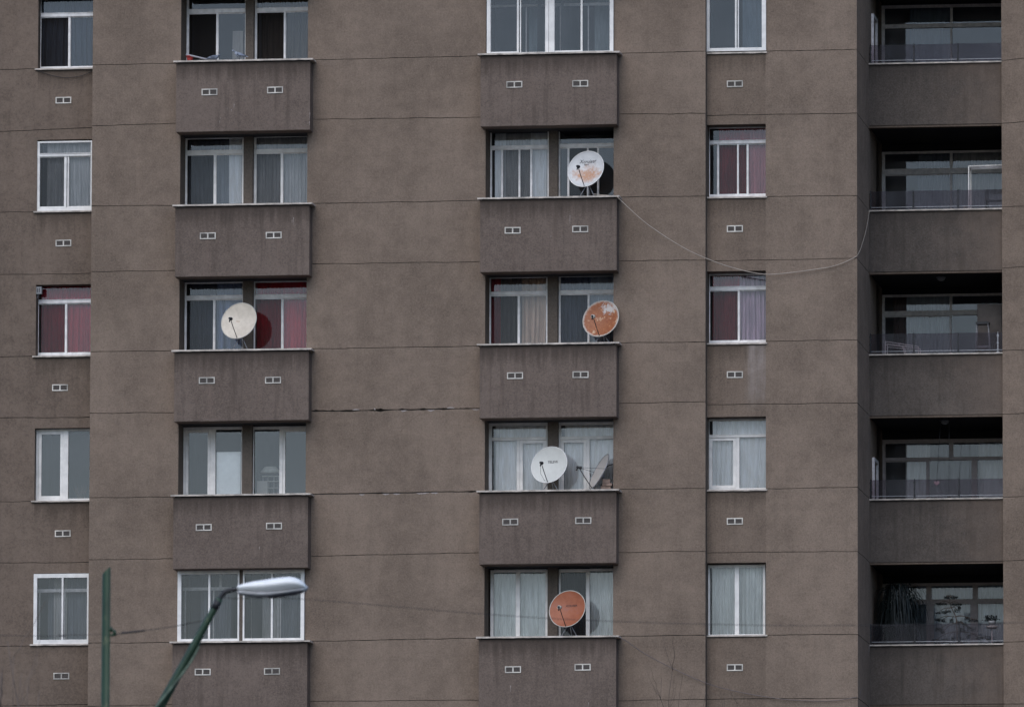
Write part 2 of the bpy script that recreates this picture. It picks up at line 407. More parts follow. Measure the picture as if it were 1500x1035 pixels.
# projecting parapets ---------------------------------------------------------
def sill_slab(mb, x0, x1, y0, y1, zt, th=.034, drift=0):
    n = 14
    for i in range(n):
        a = x0+(x1-x0)*i/n; b = x0+(x1-x0)*(i+1)/n
    # one slab with a slightly worn lower edge
    vs = []; fs = []
    for i in range(n*3+1):
        x = x0+(x1-x0)*i/(n*3); w = .006*noise.noise(V((x*7, zt, 2)))
        vs += [(x, y0+w*.6, zt-th+w), (x, y0, zt), (x, y1, zt), (x, y1, zt-th)]
    for i in range(n*3):
        for j in range(4):
            fs.append((i*4+j, (i+1)*4+j, (i+1)*4+(j+1) % 4, i*4+(j+1) % 4))
    fs += [(0, 1, 2, 3), tuple((n*3)*4+q for q in (3, 2, 1, 0))]
    mb.add(vs, fs)
def parapet(xl, xr, rl, rr, zt, zb):
    """xl..xr wide front slab, rl..rr part inside the recess"""
    mb = MB()
    zt2 = zt-.055
    # front slab, softly bevelled lower edge
    def body(x0, x1, y0, y1, z0, z1, mi=0):
        b = .006
        prof = [(y1, z1), (y0, z1), (y0, z0+b*1.5), (y0+b, z0), (y1, z0)]
        n = max(2, int((x1-x0)/.08)); vs = []; fs = []
        for i in range(n+1):
            x = x0+(x1-x0)*i/n
            for j, (y, z) in enumerate(prof):
                w = .004*noise.noise(V((x*5, z*5, y))) if j in (2, 3) else 0
                vs.append((x, y, z+w))
        L = len(prof)
        for i in range(n):
            for j in range(L): fs.append((i*L+j, i*L+(j+1) % L, (i+1)*L+(j+1) % L, (i+1)*L+j))
        fs += [tuple(range(L))[::-1], tuple(n*L+j for j in range(L))]
        mb.add(vs, fs, mi)
    body(xl, xr, YBOX, .03, zb, zt2)
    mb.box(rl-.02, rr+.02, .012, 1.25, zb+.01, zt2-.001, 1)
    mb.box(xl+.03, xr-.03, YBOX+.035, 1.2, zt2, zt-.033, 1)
    o = mb.build('parapet', ['box', 'dark'], bld, loc=((xl+xr)/2, YBOX, zt2))
    ms = MB(); sill_slab(ms, xl-.055, xr+.06, YBOX-.045, 1.2, zt); ms.build('sill', 'sill', o)
    return o
ZB1, ZB2, ZBB1, ZBB2 = [], [], [], []
for i in range(5):
    ZB1.append(P(356, (88.3, 299.3, 512.1, 724.1, 939)[i]-1.2, YBOX-.04).z)
    ZB2.append(P(804, (77.8, 289, 503.1, 718, 932)[i]-1.2, YBOX-.04).z)
for i in range(4):
    ZBB1.append(P(356, (192, 404.2, 616, 832)[i], YBOX).z)
    ZBB2.append(P(804, (183.8, 397.3, 611.2, 825.2)[i], YBOX).z)
ZBB1.append(ZB1[4]-1.47); ZBB2.append(ZB2[4]-1.47)
XQ = [(PX(255.6, 500, YBOX), PX(452.4, 500, YBOX)), (PX(702.8, 500, YBOX), PX(903.0, 500, YBOX))]
H1 = ZB1[0]-ZB1[1]; H2 = ZB2[0]-ZB2[1]
for c, (zt, zb) in enumerate(((ZB1, ZBB1), (ZB2, ZBB2))):
    rl, rr = ((XA1, XB0), (XB1, XC0))[c]
    for i in range(5): parapet(*XQ[c], rl, rr, zt[i], zb[i])
    parapet(*XQ[c], rl, rr, zt[0]+2.98, zb[0]+2.98)
    # plain infill above and below the storeys in view
    mb = MB(); mb.box(rl-.02, rr+.02, .3, 1.2, zt[0]+2.98+.2, ZTOP-.01); mb.box(rl-.02, rr+.02, .3, 1.2, GROUND+.01, zb[4]); mb.build('infill_wall', 'wall_back', bld)

# pale bird-dropping runs on the parapets
for px, py, L_ in [(343, 152, 7), (339, 160, 4), (333, 158, 3), (323, 172, 3), (322, 177, 4), (454, 165, 9), (453.4, 178, 6), (430, 318, 12), (428, 322, 5), (807, 345, 3), (835, 315, 14), (748, 1003, 10), (862, 1028, 8), (380, 800, 6), (800, 720, 3)]:
    p = P(px, py, YBOX-.002); q = P(px-.3, py+L_, YBOX-.002); w_ = V((.006, 0, 0)); n = 6; mb = MB(); vs = []
    for i in range(n+1):
        t = i/n; k_ = p.lerp(q, t)+V((.004*noise.noise(V((px, t*5, 0))), 0, 0)); ww = w_*(1.3-t)*(.5+abs(noise.noise(V((px, t*9, 4)))))
        vs += [k_-ww, k_+ww]
    mb.add(vs, [(2*i, 2*i+1, 2*i+3, 2*i+2) for i in range(n)]); mb.build('bird_dropping', 'patch', bld)
# vents -----------------------------------------------------------------------
def vent_mesh():
    mb = MB(); w, h, t, mid = .165, .068, .021, .013
    x0, x1 = -w, w
    mb.box(-w, w, -.014, .0, h-t, h); mb.box(-w, w, -.014, .0, -h, -h+t)
    mb.box(-w, -w+t, -.013, 0, -h+t, h-t); mb.box(w-t, w, -.013, 0, -h+t, h-t); mb.box(-mid, mid, -.013, 0, -h+t, h-t)
    g = MB()
    for s in (-1, 1):
        a, b = (-w+t, -mid) if s < 0 else (mid, w-t)
        g.box(a, b, -.004, .0, -h+t, h-t)
        for q in range(4): 
            z = -h+t+.012+q*.021; g.box(a+.004, b-.004, -.008, -.0045, z, z+.006)
    return mb, g
vm, gm = vent_mesh(); proto = None
VP = [(93, 147, YL), (93, 356, YL), (88, 567.5, YL), (92, 781, YL), (90, 989.5, YL)]
for a in [(307, 135), (403, 132), (304.5, 345.5), (401, 344.5), (303, 557), (400, 556.5), (298.5, 772), (401.5, 770), (297, 983.5), (398.5, 982.5),
          (753.5, 124), (850, 122.5), (751, 337.5), (850, 335.5), (754.5, 550), (850.5, 548.5), (747.5, 764), (854.5, 762), (751.5, 980), (853.5, 976.5)]: VP.append((*a, YBOX))
for y in (123, 335, 548.5, 763, 977): VP.append((1076.5, y, YD))
for px, py, yy in VP:
    p = P(px, py, yy); p.y = yy-.001
    if proto is None:
        v = vm.build('vent', 'vent', bld, loc=(0, 0, 0)); g = gm.build('vent_grille', 'ventin', v, loc=(0, 0, 0)); proto = (v, g)
    else:
        v = proto[0].copy(); COL.objects.link(v); v.parent = bld; g = proto[1].copy(); COL.objects.link(g); g.parent = v
    v.location = p-WL[bld.name]; v.rotation_euler = (0, random.uniform(-.012, .012), 0)

# ------------------------------------------------------------------ windows
CURT = []
def curtain(x0, x1, z0, z1, y, col, folds=9, amp=.03, seed=0, gather=0.0):
    mb = MB(); nx = max(12, int((x1-x0)*110)); nz = 14
    vs = []; fs = []
    rnd = random.Random(seed); ph = rnd.random()*9
    for j in range(nz+1):
        t = j/nz
        for i in range(nx+1):
            s = i/nx; x = x0+(x1-x0)*s
            q = s*folds*(x1-x0)/1.0
            q += .55*noise.noise(V((x*2.1+seed, t*.9, 0)))
            q2 = q+.22*noise.noise(V((x*5.3, seed, 7+t*.6)))
            g1_ = 1-abs(math.sin((q2+ph)*math.pi)); dp = .55+.9*abs(noise.noise(V((math.floor(q2+ph)*.73, seed, 2))))
            d = 2.2*dp*g1_**2.2-.6+.25*math.sin(q*5.1*math.pi+ph*2+t)
            xx = x+gather*(t**1.5)*((x0+x1)/2-x)*.5
            vs.append((xx, y+amp*d*(.45+.55*t), z1+(z0-z1)*t))
    for j in range(nz):
        for i in range(nx):
            a = j*(nx+1)+i; fs.append((a, a+1, a+nx+2, a+nx+1))
    mb.add(vs, fs, 0, True)
    return mb, cloth(col)
def ring(mb, x0, x1, z0, z1, y0, y1, w, wt=None, wb=None):
    wt = w if wt is None else wt; wb = w if wb is None else wb
    mb.box(x0, x0+w, y0, y1, z0, z1); mb.box(x1-w, x1, y0, y1, z0, z1)
    mb.box(x0+w, x1-w, y0+.001, y1-.001, z1-wt, z1); mb.box(x0+w, x1-w, y0+.001, y1-.001, z0, z0+wb)
px1 = 1/71.5
def window(xl, xr, yt, yb, dep, f=(2.5, 2.5, 3, 3), tr=None, bars=(), tbars=(), cells=None, mat='alu', glass='glass', uw=0, room=True, parent=None, bardep=.0, zfix=None, inner=None):
    """all sizes are read off the photo in its pixels and turned into metres on the plane y = dep"""
    ym = (yt+yb)/2; xm = (xl+xr)/2
    fx = lambda p: PX(p, ym, dep)
    fz = lambda p: PZ(xm, p, dep)
    x0, x1, z0, z1 = fx(xl), fx(xr), fz(yb), fz(yt)
    if zfix: z0 = zfix
    F = MB(); T = .07
    l, r, t, b = [q*px1 for q in f]
    F.box(x0, x0+l, dep, dep+T, z0, z1); F.box(x1-r, x1, dep, dep+T, z0, z1)
    F.box(x0+l, x1-r, dep+.002, dep+T-.002, z1-t, z1); F.box(x0+l, x1-r, dep+.002, dep+T-.002, z0, z0+b)
    # inner stop of the frame: a thinner second step
    ztr1 = z1-t; zlow = z1-t
    if tr:
        ta, tb = fz(tr[0]), fz(tr[1]); F.box(x0+l, x1-r, dep-.012, dep+T-.006, tb, ta)
        F.box(x0+l, x1-r, dep-.024, dep-.012, ta-.012, ta-.002); zlow = tb
    edges = [x0+l]
    for a, b_ in bars:
        aa, bb = fx(a), fx(b_); F.box(aa, bb, dep+bardep+.004, dep+T-.01, z0+b, zlow); edges += [aa, bb]
    edges.append(x1-r)
    if tr:
        te = [x0+l]
        for a, b_ in tbars:
            aa, bb = fx(a), fx(b_); F.box(aa, bb, dep+.004, dep+T-.01, ta, z1-t); te += [aa, bb]
        te.append(x1-r)
    w = F.build('window', mat, parent or bld)
    G = MB(); S = MB(); R = MB()
    if tr:
        for i in range(0, len(te), 2): G.quad((te[i], dep+.035, ta), (te[i+1], dep+.035, ta), (te[i+1], dep+.035, z1-t), (te[i], dep+.035, z1-t))
    cells = cells or 'g'*(len(edges)//2)
    for i in range(len(edges)//2):
        a, b_ = edges[2*i], edges[2*i+1]; c = cells[i]; zz0, zz1 = z0+b, zlow
        if c in 'gs':
            sw = .006
            ring(R, a, b_, zz0, zz1, dep+(.012 if c == 's' else .03), dep+.058, sw, .02, .022)
            if c == 's': S.quad((a+sw, dep+.018, zz0+.02), (b_-sw, dep+.018, zz0+.02), (b_-sw, dep+.018, zz1-.02), (a+sw, dep+.018, zz1-.02))
            G.quad((a+sw, dep+.045, zz0+.02), (b_-sw, dep+.045, zz0+.02), (b_-sw, dep+.045, zz1-.02), (a+sw, dep+.045, zz1-.02))
        elif c in 'uU':      # thick plastic sash
            sw = (uw or 4.2)*px1
            ring(R, a+.004, b_-.004, zz0+.004, zz1-.004, dep+.012, dep+.06, sw)
            sw += .004
            if c == 'U': S.quad((a+sw, dep+.02, zz0+sw), (b_-sw, dep+.02, zz0+sw), (b_-sw, dep+.02, zz1-sw), (a+sw, dep+.02, zz1-sw))
            G.quad((a+sw, dep+.045, zz0+sw), (b_-sw, dep+.045, zz0+sw), (b_-sw, dep+.045, zz1-sw), (a+sw, dep+.045, zz1-sw))
        elif c == 'f':       # fixed pane
            G.quad((a, dep+.045, zz0), (b_, dep+.045, zz0), (b_, dep+.045, zz1), (a, dep+.045, zz1))
        elif c == 'd':       # sash with mesh only (glass slid away)
            ring(R, a, b_, zz0, zz1, dep+.012, dep+.058, .006, .02, .022)
            S.quad((a, dep+.018, zz0), (b_, dep+.018, zz0), (b_, dep+.018, zz1), (a, dep+.018, zz1))
            S.quad((a, dep+.026, zz0), (b_, dep+.026, zz0), (b_, dep+.026, zz1), (a, dep+.026, zz1))
    if G.v: G.build('pane', glass, w)
    if R.v: R.build('sash', mat, w)
    if S.v: S.build('insect_screen', 'screen', w)
    if inner:              # the old window left standing behind a new one
        dd = inner.get('dep', .35); I = MB()
        ia, ib = PZ(xm, inner['tr'][0], dep+dd), PZ(xm, inner['tr'][1], dep+dd)
        I.box(x0, x1+.1, dep+dd, dep+dd+.05, ib, ia)
        for q in inner['bars']:
            qa = PX(q, ym, dep+dd); I.box(qa, qa+.022, dep+dd+.004, dep+dd+.045, z0, ib)
        for q in inner.get('tb', ()):
            qa = PX(q, ym, dep+dd); I.box(qa, qa+.05, dep+dd+.004, dep+dd+.045, ia, z1)
        I.build('inner_frame', 'dullalu', w)
    if room:
        mb = MB(); m_ = .25; y0, y1 = dep+T+.002, dep+3.0
        A = [(x0-m_, y0, z0-.3), (x1+m_, y0, z0-.3), (x1+m_, y0, z1+.2), (x0-m_, y0, z1+.2)]
        B = [(x, y1, z) for x, y, z in A]
        mb.add(A+B, [(4, 5, 6, 7), (0, 1, 5, 4), (3, 7, 6, 2), (0, 4, 7, 3), (1, 2, 6, 5)])
        mb.build('room_lining', 'room', w)
    return dict(o=w, x0=x0, x1=x1, z0=z0, z1=z1, dep=dep, fx=fx, fz=fz, zlow=zlow)
COLN = ['the far left column', 'the second column', 'the second column', 'the third column', 'the third column', 'the fourth column', 'the dark balcony']
ORD = ['top', 'second', 'third', 'fourth', 'bottom']
def curt(w, pa, pb, col, what, where, folds=9, amp=.03, dy=.07, gather=0, z0=None, z1=None):
    x0, x1 = w['fx'](pa), w['fx'](pb)
    if col == WHITE: amp *= .45
    mb, mt = curtain(x0, x1, (w['z0']-.05) if z0 is None else z0, (w['z1']+.05) if z1 is None else z1, w['dep']+.07+dy+max(0, amp-.01)*1.8, col, folds, amp*1.9, len(CURT)*3+1, gather)
    o = mb.build('curtain', mt); tag(o, f'{what} curtain behind {where}', 'curtain', 'curtains hanging behind the windows'); CURT.append(o)
WHITE = (.93, .90, .85); PALE = (.54, .52, .50); GREY = (.21, .225, .25); SLATE = (.12, .13, .17); BURG = (.62, .045, .075); BURGD = (.58, .03, .05)
MAR = (.52, .07, .085); LILAC = (.72, .52, .62); BEIGE = (.75, .54, .40); BRN = (.16, .11, .10); BLUE = (.26, .31, .46); MAUVE = (.60, .20, .22); BDK = (.08, .10, .14)

# far left column -------------------------------------------------------------
DL = YL+.26
wL1 = window(57.6, 140, -8, 101.0, DL, (2.2, 2, 4, 2.5), tr=(18.8, 24.4), bars=[(100.3, 103)], cells='dg')
curt(wL1, 60, 140, BDK, 'dark slate blue', 'the top window of the far left column', 8, .035)
wL2 = window(53.8, 135.5, 206.5, 309.4, YL+.02, (4.2, 3, 2.5, 6), tr=(224.3, 228.8), bars=[(94.2, 97.4), (98.8, 100.6)], cells='sfg', mat='white')
curt(wL2, 66, 140, PALE, 'pale grey ribbed', 'the second window down of the far left column', 12, .03, .09)
wL3 = window(54.2, 140, 414, 520.2, DL, (2, 2, 4, 3), tr=(438.5, 443.8), bars=[(95.4, 98)], cells='sg')
curt(wL3, 58, 140, BURG, 'burgundy red', 'the third window down of the far left column', 9, .03, .07)
wL4 = window(52.6, 140, 627.6, 733.0, YL+.16, (3.8, 3, 3.5, 3.2), bars=[(92.2, 99.8)], cells='uf', mat='white', glass='glassbright', uw=4)
wL5 = window(49.0, 130.2, 839.6, 942.6, YL-.03, (5.2, 3, 6, 6.6), bars=[(90, 92.6)], cells='ff', mat='white', inner=dict(tr=(862, 866.6), bars=(57, 94), dep=.3))
curt(wL5, 62, 78, GREY, 'dim grey', 'the left edge of the bottom window of the far left column', 8, .03, .5)
curt(wL5, 72, 92, PALE, 'pale sheer gathered', 'the left pane of the bottom far left window', 14, .03, .4, gather=.15)
curt(wL5, 93, 140, GREY, 'grey ribbed', 'the right pane of the bottom window of the far left column', 14, .025, .4)
# sills of the far left and fourth columns
def wsill(xl, xr, y, z, out=.05, th=.03, back=.4):
    mb = MB(); sill_slab(mb, xl, xr, y-out, y+back, z, th); mb.build('sill', 'sill', bld)
    mb = MB(); mb.box(xl+.02, xr-.02, y-.008, y+.01, z-th-.02, z-th, 0); mb.build('sill_joint', 'joint', bld)
for i in range(5):
    wsill(XL0-.06, XA0+.03, YL, ZSL[i]+.012)
    wsill(XC1+.004, XRW+.03, YD, ZSR[i]+.012, .035)

# second column (pairs) --------------------------------------------------------
YW = .60
def pier(c, i, xa, xb, ydep=.45):
    z0 = (ZB1, ZB2)[c][i]; zt = ((ZBB1, ZBB2)[c][i-1] if i else (ZBB1, ZBB2)[c][0]+2.98)
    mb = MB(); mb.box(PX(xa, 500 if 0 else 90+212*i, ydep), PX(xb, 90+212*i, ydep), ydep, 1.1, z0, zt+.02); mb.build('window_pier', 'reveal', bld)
def header(c, i, yd=YW, col='dullalu'):
    pass
z = ZB1
wa = window(273.4, 361, -20, 87, YW, (3.2, 2, 3, 2), tr=(13.2, 19), bars=[(317, 319.8)], cells='dg', zfix=z[0])
wb = window(372.6, 458, -20, 87, YW, (3.6, 2, 3, 2), tr=(11.0, 16.8), bars=[(416, 418.4)], cells='dg', zfix=z[0])
pier(0, 0, 359.4, 371.2)
wc = window(270.6, 357, 199.5, 298, YW, (3.2, 2.6, 4, 2), tr=(219.8, 225.8), bars=[(313.2, 316.6)], cells='sg', mat='white', zfix=z[1])
wd = window(370.4, 456, 197, 297, YW, (5, 2, 4, 2), tr=(218, 223.6), bars=[(411.4, 414.6)], cells='sg', mat='white', zfix=z[1])
pier(0, 1, 356.4, 369.8)
we = window(270.4, 357, 412, 511, YW, (2.4, 2, 3, 2), tr=(432.5, 438), bars=[(312.4, 315)], cells='sg', zfix=z[2])
wf_ = window(371, 456, 410, 510, YW, (2.4, 2, 3, 2), tr=(430.8, 436.4), bars=[(412.2, 415)], cells='sg', zfix=z[2])
pier(0, 2, 355.4, 369.6)
wg = window(268.6, 355.4, 625, 723.5, YW-.02, (3.4, 1.6, 4, 2), bars=[(307.8, 315.4)], cells='uf', mat='white', glass='glassclear', uw=3.6, zfix=z[3])
wh = window(369.4, 456, 624, 722.5, YW-.02, (2.4, 2, 4.2, 2), bars=[(409.2, 414)], cells='fu', mat='white', glass='glassbright', uw=3.4, zfix=z[3])
pier(0, 3, 354.2, 368.8)
wi = window(259.9, 350.4, 834.4, 937, -.045, (5.6, 2.4, 6.2, 6), bars=[(304.9, 307.8)], cells='ff', mat='white', zfix=z[4], inner=dict(tr=(859.5, 864), bars=(270.5, 312), tb=(321,), dep=.6))
wj = window(355.6, 445.6, 833.4, 936, -.045, (2.4, 5.4, 6, 6), bars=[(396.8, 399.6)], cells='ff', mat='white', zfix=z[4], inner=dict(tr=(857.5, 862), bars=(368, 406.5, 410), dep=.6))
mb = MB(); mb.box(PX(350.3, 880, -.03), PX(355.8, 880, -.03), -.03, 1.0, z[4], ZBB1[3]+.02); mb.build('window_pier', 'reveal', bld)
curt(wa, 334, 364, (.50, .46, .42), 'beige hanging', 'the left window of the top pair in the second column', 3, .01, .5, z1=wa['fz'](40))
curt(wb, 375, 460, (.11, .085, .06), 'dim brown', 'the right window of the top pair in the second column', 6, .03, .3)
curt(wc, 271, 335, GREY, 'grey ribbed', 'the left window of the second pair down, second column', 10, .025, .35)
curt(wc, 334, 362, WHITE, 'white sheer ribbed', 'the right edge of the left window, second pair', 14, .02, .07)
curt(wd, 372, 460, PALE, 'pale grey sheer', 'the right window of the second pair down, second column', 13, .03, .09)
curt(we, 276, 316, SLATE, 'dark slate', 'the left pane of the window left of the cream dish', 8, .03, .09)
curt(we, 314, 362, BLUE, 'soft blue', 'the cream dish in the second column', 5, .05, .07)
curt(wf_, 371, 415, BURGD, 'deep wine red', 'the pane just right of the cream dish', 10, .03, .07)
curt(wf_, 414, 460, BURG, 'burgundy pink', 'the right edge of the cream dish window pair', 12, .03, .07)
curt(wi, 281, 308, GREY, 'dim grey', 'the left pane above the leaning lamp arm, bottom pair', 8, .03, .95)
curt(wi, 308, 356, GREY, 'grey ribbed', 'the lamp neck in the bottom pair of the second column', 15, .025, .8)
curt(wj, 374, 400, PALE, 'pale ribbed', 'the middle of the white lamp head, bottom pair', 14, .03, .8)
curt(wj, 400, 452, GREY, 'dull grey ribbed', 'the tip of the white lamp head, bottom pair', 14, .025, .8)

# third column ------------------------------------------------------------------
z = ZB2
w2a = window(713.0, 803.5, -12, 77.4, -.06, (5.4, 5, 8, 4.6), bars=[(757.3, 760.0), (761.6, 763.2)], cells='gff', mat='white', zfix=z[0], inner=dict(tr=(7, 10), bars=(770,), dep=.6))
w2b = window(804.0, 898.4, -13, 76.4, -.06, (8, 5.4, 6, 4.6), bars=[(850.6, 853.2)], cells='gf', mat='white', zfix=z[0], inner=dict(tr=(4.5, 8.5), bars=(820, 861), dep=.5))
w2c = window(718, 804, 190, 290, YW, (2, 2, 3, 2), tr=(213, 217.8), bars=[(734.2, 736.4), (759.8, 761.8), (777, 779.2)], cells='gssg', zfix=z[1])
w2d = window(817.8, 904, 188, 289, YW, (2, 2, 3, 2), tr=(210.2, 215.4), bars=[(831.3, 833.6), (860, 861.8), (875, 877)], cells='gssg', zfix=z[1])
pier(1, 1, 803.8, 816.8)
w2e = window(716.4, 802, 404, 503, YW, (2.2, 2, 3, 2), tr=(426.6, 431.8), bars=[(758.6, 761.2)], cells='sg', zfix=z[2])
w2f = window(818.4, 903, 402, 502, YW, (2.4, 2, 3, 2), tr=(424.6, 430), bars=[(861, 863.4)], cells='sg', zfix=z[2])
pier(1, 2, 801.8, 816.6)
w2g = window(716, 802, 618.5, 718, YW-.02, (4.4, 2, 4.4, 2), tr=(640, 644.6), bars=[(757, 761.2)], cells='fu', mat='white', glass='glassclear', uw=4.2, zfix=z[3])
w2h = window(818, 903, 617.5, 717, YW-.02, (3.4, 2, 4.4, 2), tr=(638.6, 643), bars=[(859.4, 863.6)], cells='uf', mat='white', glass='glassclear', uw=4.4, zfix=z[3])
pier(1, 3, 802, 817)
w2i = window(718.4, 802, 834, 931.5, YW-.03, (4.4, 3, 3.4, 2), bars=[(755.4, 761.6)], cells='ff', mat='white', glass='glassclear', zfix=z[4])
w2j = window(818.4, 903, 832.5, 931, YW-.03, (2.4, 2, 3.4, 2.8), bars=[(858.6, 863.6)], cells='sf', mat='white', glass='glassclear', zfix=z[4])
pier(1, 4, 802, 816.6)
curt(w2a, 765, 800, (.22, .27, .29), 'dim grey green', 'the second pane of the top pair in the third column', 3, .01, .95)
curt(w2b, 862, 900, (.28, .32, .33), 'dim grey slatted', 'the rightmost pane of the top pair in the third column', 2, .01, .9)
curt(w2c, 724, 740, WHITE, 'white narrow', 'the left edge of the window left of the rust-centred dish', 8, .02, .07)
curt(w2c, 738, 778, PALE, 'pale grey ribbed', 'the middle panes of the window left of the rust-centred dish', 18, .02, .09)
curt(w2c, 776, 806, WHITE, 'white sheer ribbed', 'the right pane of the window left of the rust-centred dish', 13, .03, .07)
curt(w2e, 718, 732, MAR, 'dark maroon', 'the left edge of the window left of the rusty dish', 9, .03, .07)
curt(w2e, 731, 763, (.20, .17, .15), 'dark brown pleated', 'the left pane of the window left of the rusty dish', 11, .035, .07)
curt(w2e, 761, 802, BEIGE, 'beige flared', 'the right pane of the window left of the rusty dish', 9, .05, .12, gather=.12)
curt(w2f, 819, 864, (.20, .22, .29), 'slate grey pleated', 'the pane left of the rusty dish', 10, .04, .07)
curt(w2f, 863, 906, (.34, .37, .42), 'blue grey ribbed', 'the rusty dish itself', 14, .03, .07)
curt(w2g, 724.5, 762, WHITE, 'bright white', 'the left pane beside the plain white dish', 8, .025, .07)
curt(w2g, 760, 804, WHITE, 'white sheer', 'the left part of the plain white dish', 6, .02, .07)
curt(w2h, 826, 862, WHITE, 'white sheer', 'the pane just right of the plain white dish', 8, .02, .07)
curt(w2h, 862, 905, WHITE, 'bright white sheer', 'the edge-on dish and the bricks', 8, .025, .07)
curt(w2i, 722, 802, (.68, .71, .68), 'patterned bluish lace', 'the left window of the bottom pair, third column', 7, .02, .07)
curt(w2j, 820, 862, (.06, .075, .09), 'dark ribbed', 'the pane behind the orange dish', 12, .02, .09)
curt(w2j, 862, 905, (.72, .74, .71), 'bluish white ribbed', 'the pane right of the orange dish', 16, .025, .07)

# fourth column -------------------------------------------------------------------
DR = YD+.40
wR1 = window(1034.2, 1122.0, -28, 74.8, YD-.03, (5.2, 6.2, 6, 4.8), bars=[(1076.6, 1079.0), (1080.6, 1082.2)], cells='fff', mat='white')
curt(wR1, 1083, 1117, (.20, .25, .29), 'plain dim blue grey', 'the right pane of the top window, fourth column', 2, .01, .5)
wR2 = window(1037.4, 1126, 184, 289.4, DR, (1.8, 2, 4, 4), tr=(205.4, 210.4), bars=[(1050.6, 1052.8), (1080, 1081.8), (1094, 1096.2)], cells='gssg')
curt(wR2, 1052, 1097, MAR, 'brownish maroon ribbed', 'the middle panes of the second window, fourth column', 16, .025, .07)
curt(wR2, 1096, 1128, MAUVE, 'dusky pink ribbed', 'the right pane of the second window, fourth column', 14, .03, .07)
wR3 = window(1037.8, 1128, 399, 503.4, DR, (1.8, 2, 4, 4), tr=(419, 424.8), bars=[(1081, 1083.4)], cells='sg')
curt(wR3, 1042, 1083, MAR, 'dark maroon pleated', 'the left pane of the third window, fourth column', 11, .04, .07)
curt(wR3, 1082, 1130, LILAC, 'lilac pleated', 'the right pane of the third window, fourth column', 10, .055, .07)
wR4 = window(1036.8, 1126, 612.6, 717.6, DR-.05, (2, 2, 3.4, 3), tr=(636, 640), bars=[(1078.4, 1083)], cells='uf', mat='white', uw=4.4, glass='glassclear')
curt(wR4, 1043, 1080, WHITE, 'white draped', 'the left pane of the fourth window, fourth column', 8, .04, .07)
curt(wR4, 1080, 1128, WHITE, 'bright white smooth', 'the right pane of the fourth window, fourth column', 4, .035, .07)
wR5 = window(1036.4, 1121, 826.6, 931, YD+.24, (3.6, 3.4, 4, 2.6), bars=[(1076.2, 1082.6)], cells='ff', mat='white', glass='glassclear')
curt(wR5, 1041.5, 1079, (.72, .74, .71), 'bluish white fanned', 'the left pane of the bottom window, fourth column', 16, .03, .12, gather=-.1)
curt(wR5, 1079, 1122, (.70, .72, .69), 'bluish white wavy', 'the right pane of the bottom window, fourth column', 9, .035, .07)

# loggias ---------------------------------------------------------------------------
YP = YG+.06; YGL = 5.05; XPE = XE0+.1
ZG = [P(1370, y, YP-.03).z for y in (91, 306.2, 517.2, 729.3, 942.6)]
ZGB = [P(1370, y, YP).z for y in (185.6, 400, 610.6, 825.4, 1034)]
for i in range(-1, 5):
    zt = ZG[i] if i >= 0 else ZG[0]+2.98; zb = ZGB[i] if i >= 0 else ZGB[0]+2.98
    mb = MB(); mb.box(XD1-.01, XPE, YP, YP+.18, zb+.16, zt-.035); 
    # moulded drip edge
    mb.box(XD1-.01, XPE, YP-.012, YP+.18, zb+.045, zb+.16); mb.box(XD1-.01, XPE, YP+.01, YP+.18, zb, zb+.045, 1)
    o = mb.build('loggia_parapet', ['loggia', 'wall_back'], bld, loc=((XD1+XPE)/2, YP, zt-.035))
    ms = MB(); sill_slab(ms, XD1-.005, XPE, YP-.04, YP+.2, zt, .028); ms.build('sill', 'sill', o)
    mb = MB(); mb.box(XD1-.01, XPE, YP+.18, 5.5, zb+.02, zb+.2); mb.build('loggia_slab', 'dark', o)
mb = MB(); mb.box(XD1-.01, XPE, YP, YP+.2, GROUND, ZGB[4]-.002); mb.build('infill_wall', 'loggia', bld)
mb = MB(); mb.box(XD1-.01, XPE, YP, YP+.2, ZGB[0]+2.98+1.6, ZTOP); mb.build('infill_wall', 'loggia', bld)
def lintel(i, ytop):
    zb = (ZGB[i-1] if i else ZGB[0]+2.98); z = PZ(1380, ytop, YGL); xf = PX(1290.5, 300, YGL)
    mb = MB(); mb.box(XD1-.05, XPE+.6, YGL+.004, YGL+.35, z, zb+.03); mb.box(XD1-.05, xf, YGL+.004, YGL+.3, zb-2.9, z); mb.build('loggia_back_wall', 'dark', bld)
ybl = [96, 310, 521, 733, 947]
g1 = window(1291, 1500, 6.4, ybl[0]+14, YGL, (5, 2, 4.5, 3), tr=(34.4, 40.2), bars=[(1392, 1394.6)], tbars=[(1392, 1395.6)], cells='ff', mat='dullalu'); lintel(0, 6.6)
g2 = window(1291.5, 1500, 220.8, ybl[1]+14, YGL, (5, 2, 3.4, 3), tr=(246.2, 254.4), bars=[(1391.8, 1394.6)], tbars=[(1391.5, 1395.5)], cells='gf', mat='dullalu'); lintel(1, 221)
g3 = window(1291.5, 1500, 430.2, ybl[2]+14, YGL, (4.6, 2, 3.6, 3), tr=(454.4, 461.6), bars=[(1391.2, 1393.6)], tbars=[(1391.2, 1394.6)], cells='gf', mat='dullalu'); lintel(2, 430.4)
g4 = window(1291.5, 1500, 642.4, ybl[3]+14, YGL, (5.6, 2, 6, 3), tr=(669, 673.6), bars=[(1357, 1361.2), (1423, 1431.4)], tbars=[(1390.6, 1396.4)], cells='gff', mat='pink'); lintel(3, 642.6)
g5 = window(1291.5, 1500, 853, ybl[4]+14, YGL, (5.6, 2, 4.4, 3), tr=(877, 884), bars=[(1356.8, 1367.6), (1421.4, 1432.4)], tbars=[(1356.8, 1364.6), (1424.8, 1432.4)], cells='fff', mat='pink'); lintel(4, 853.2)
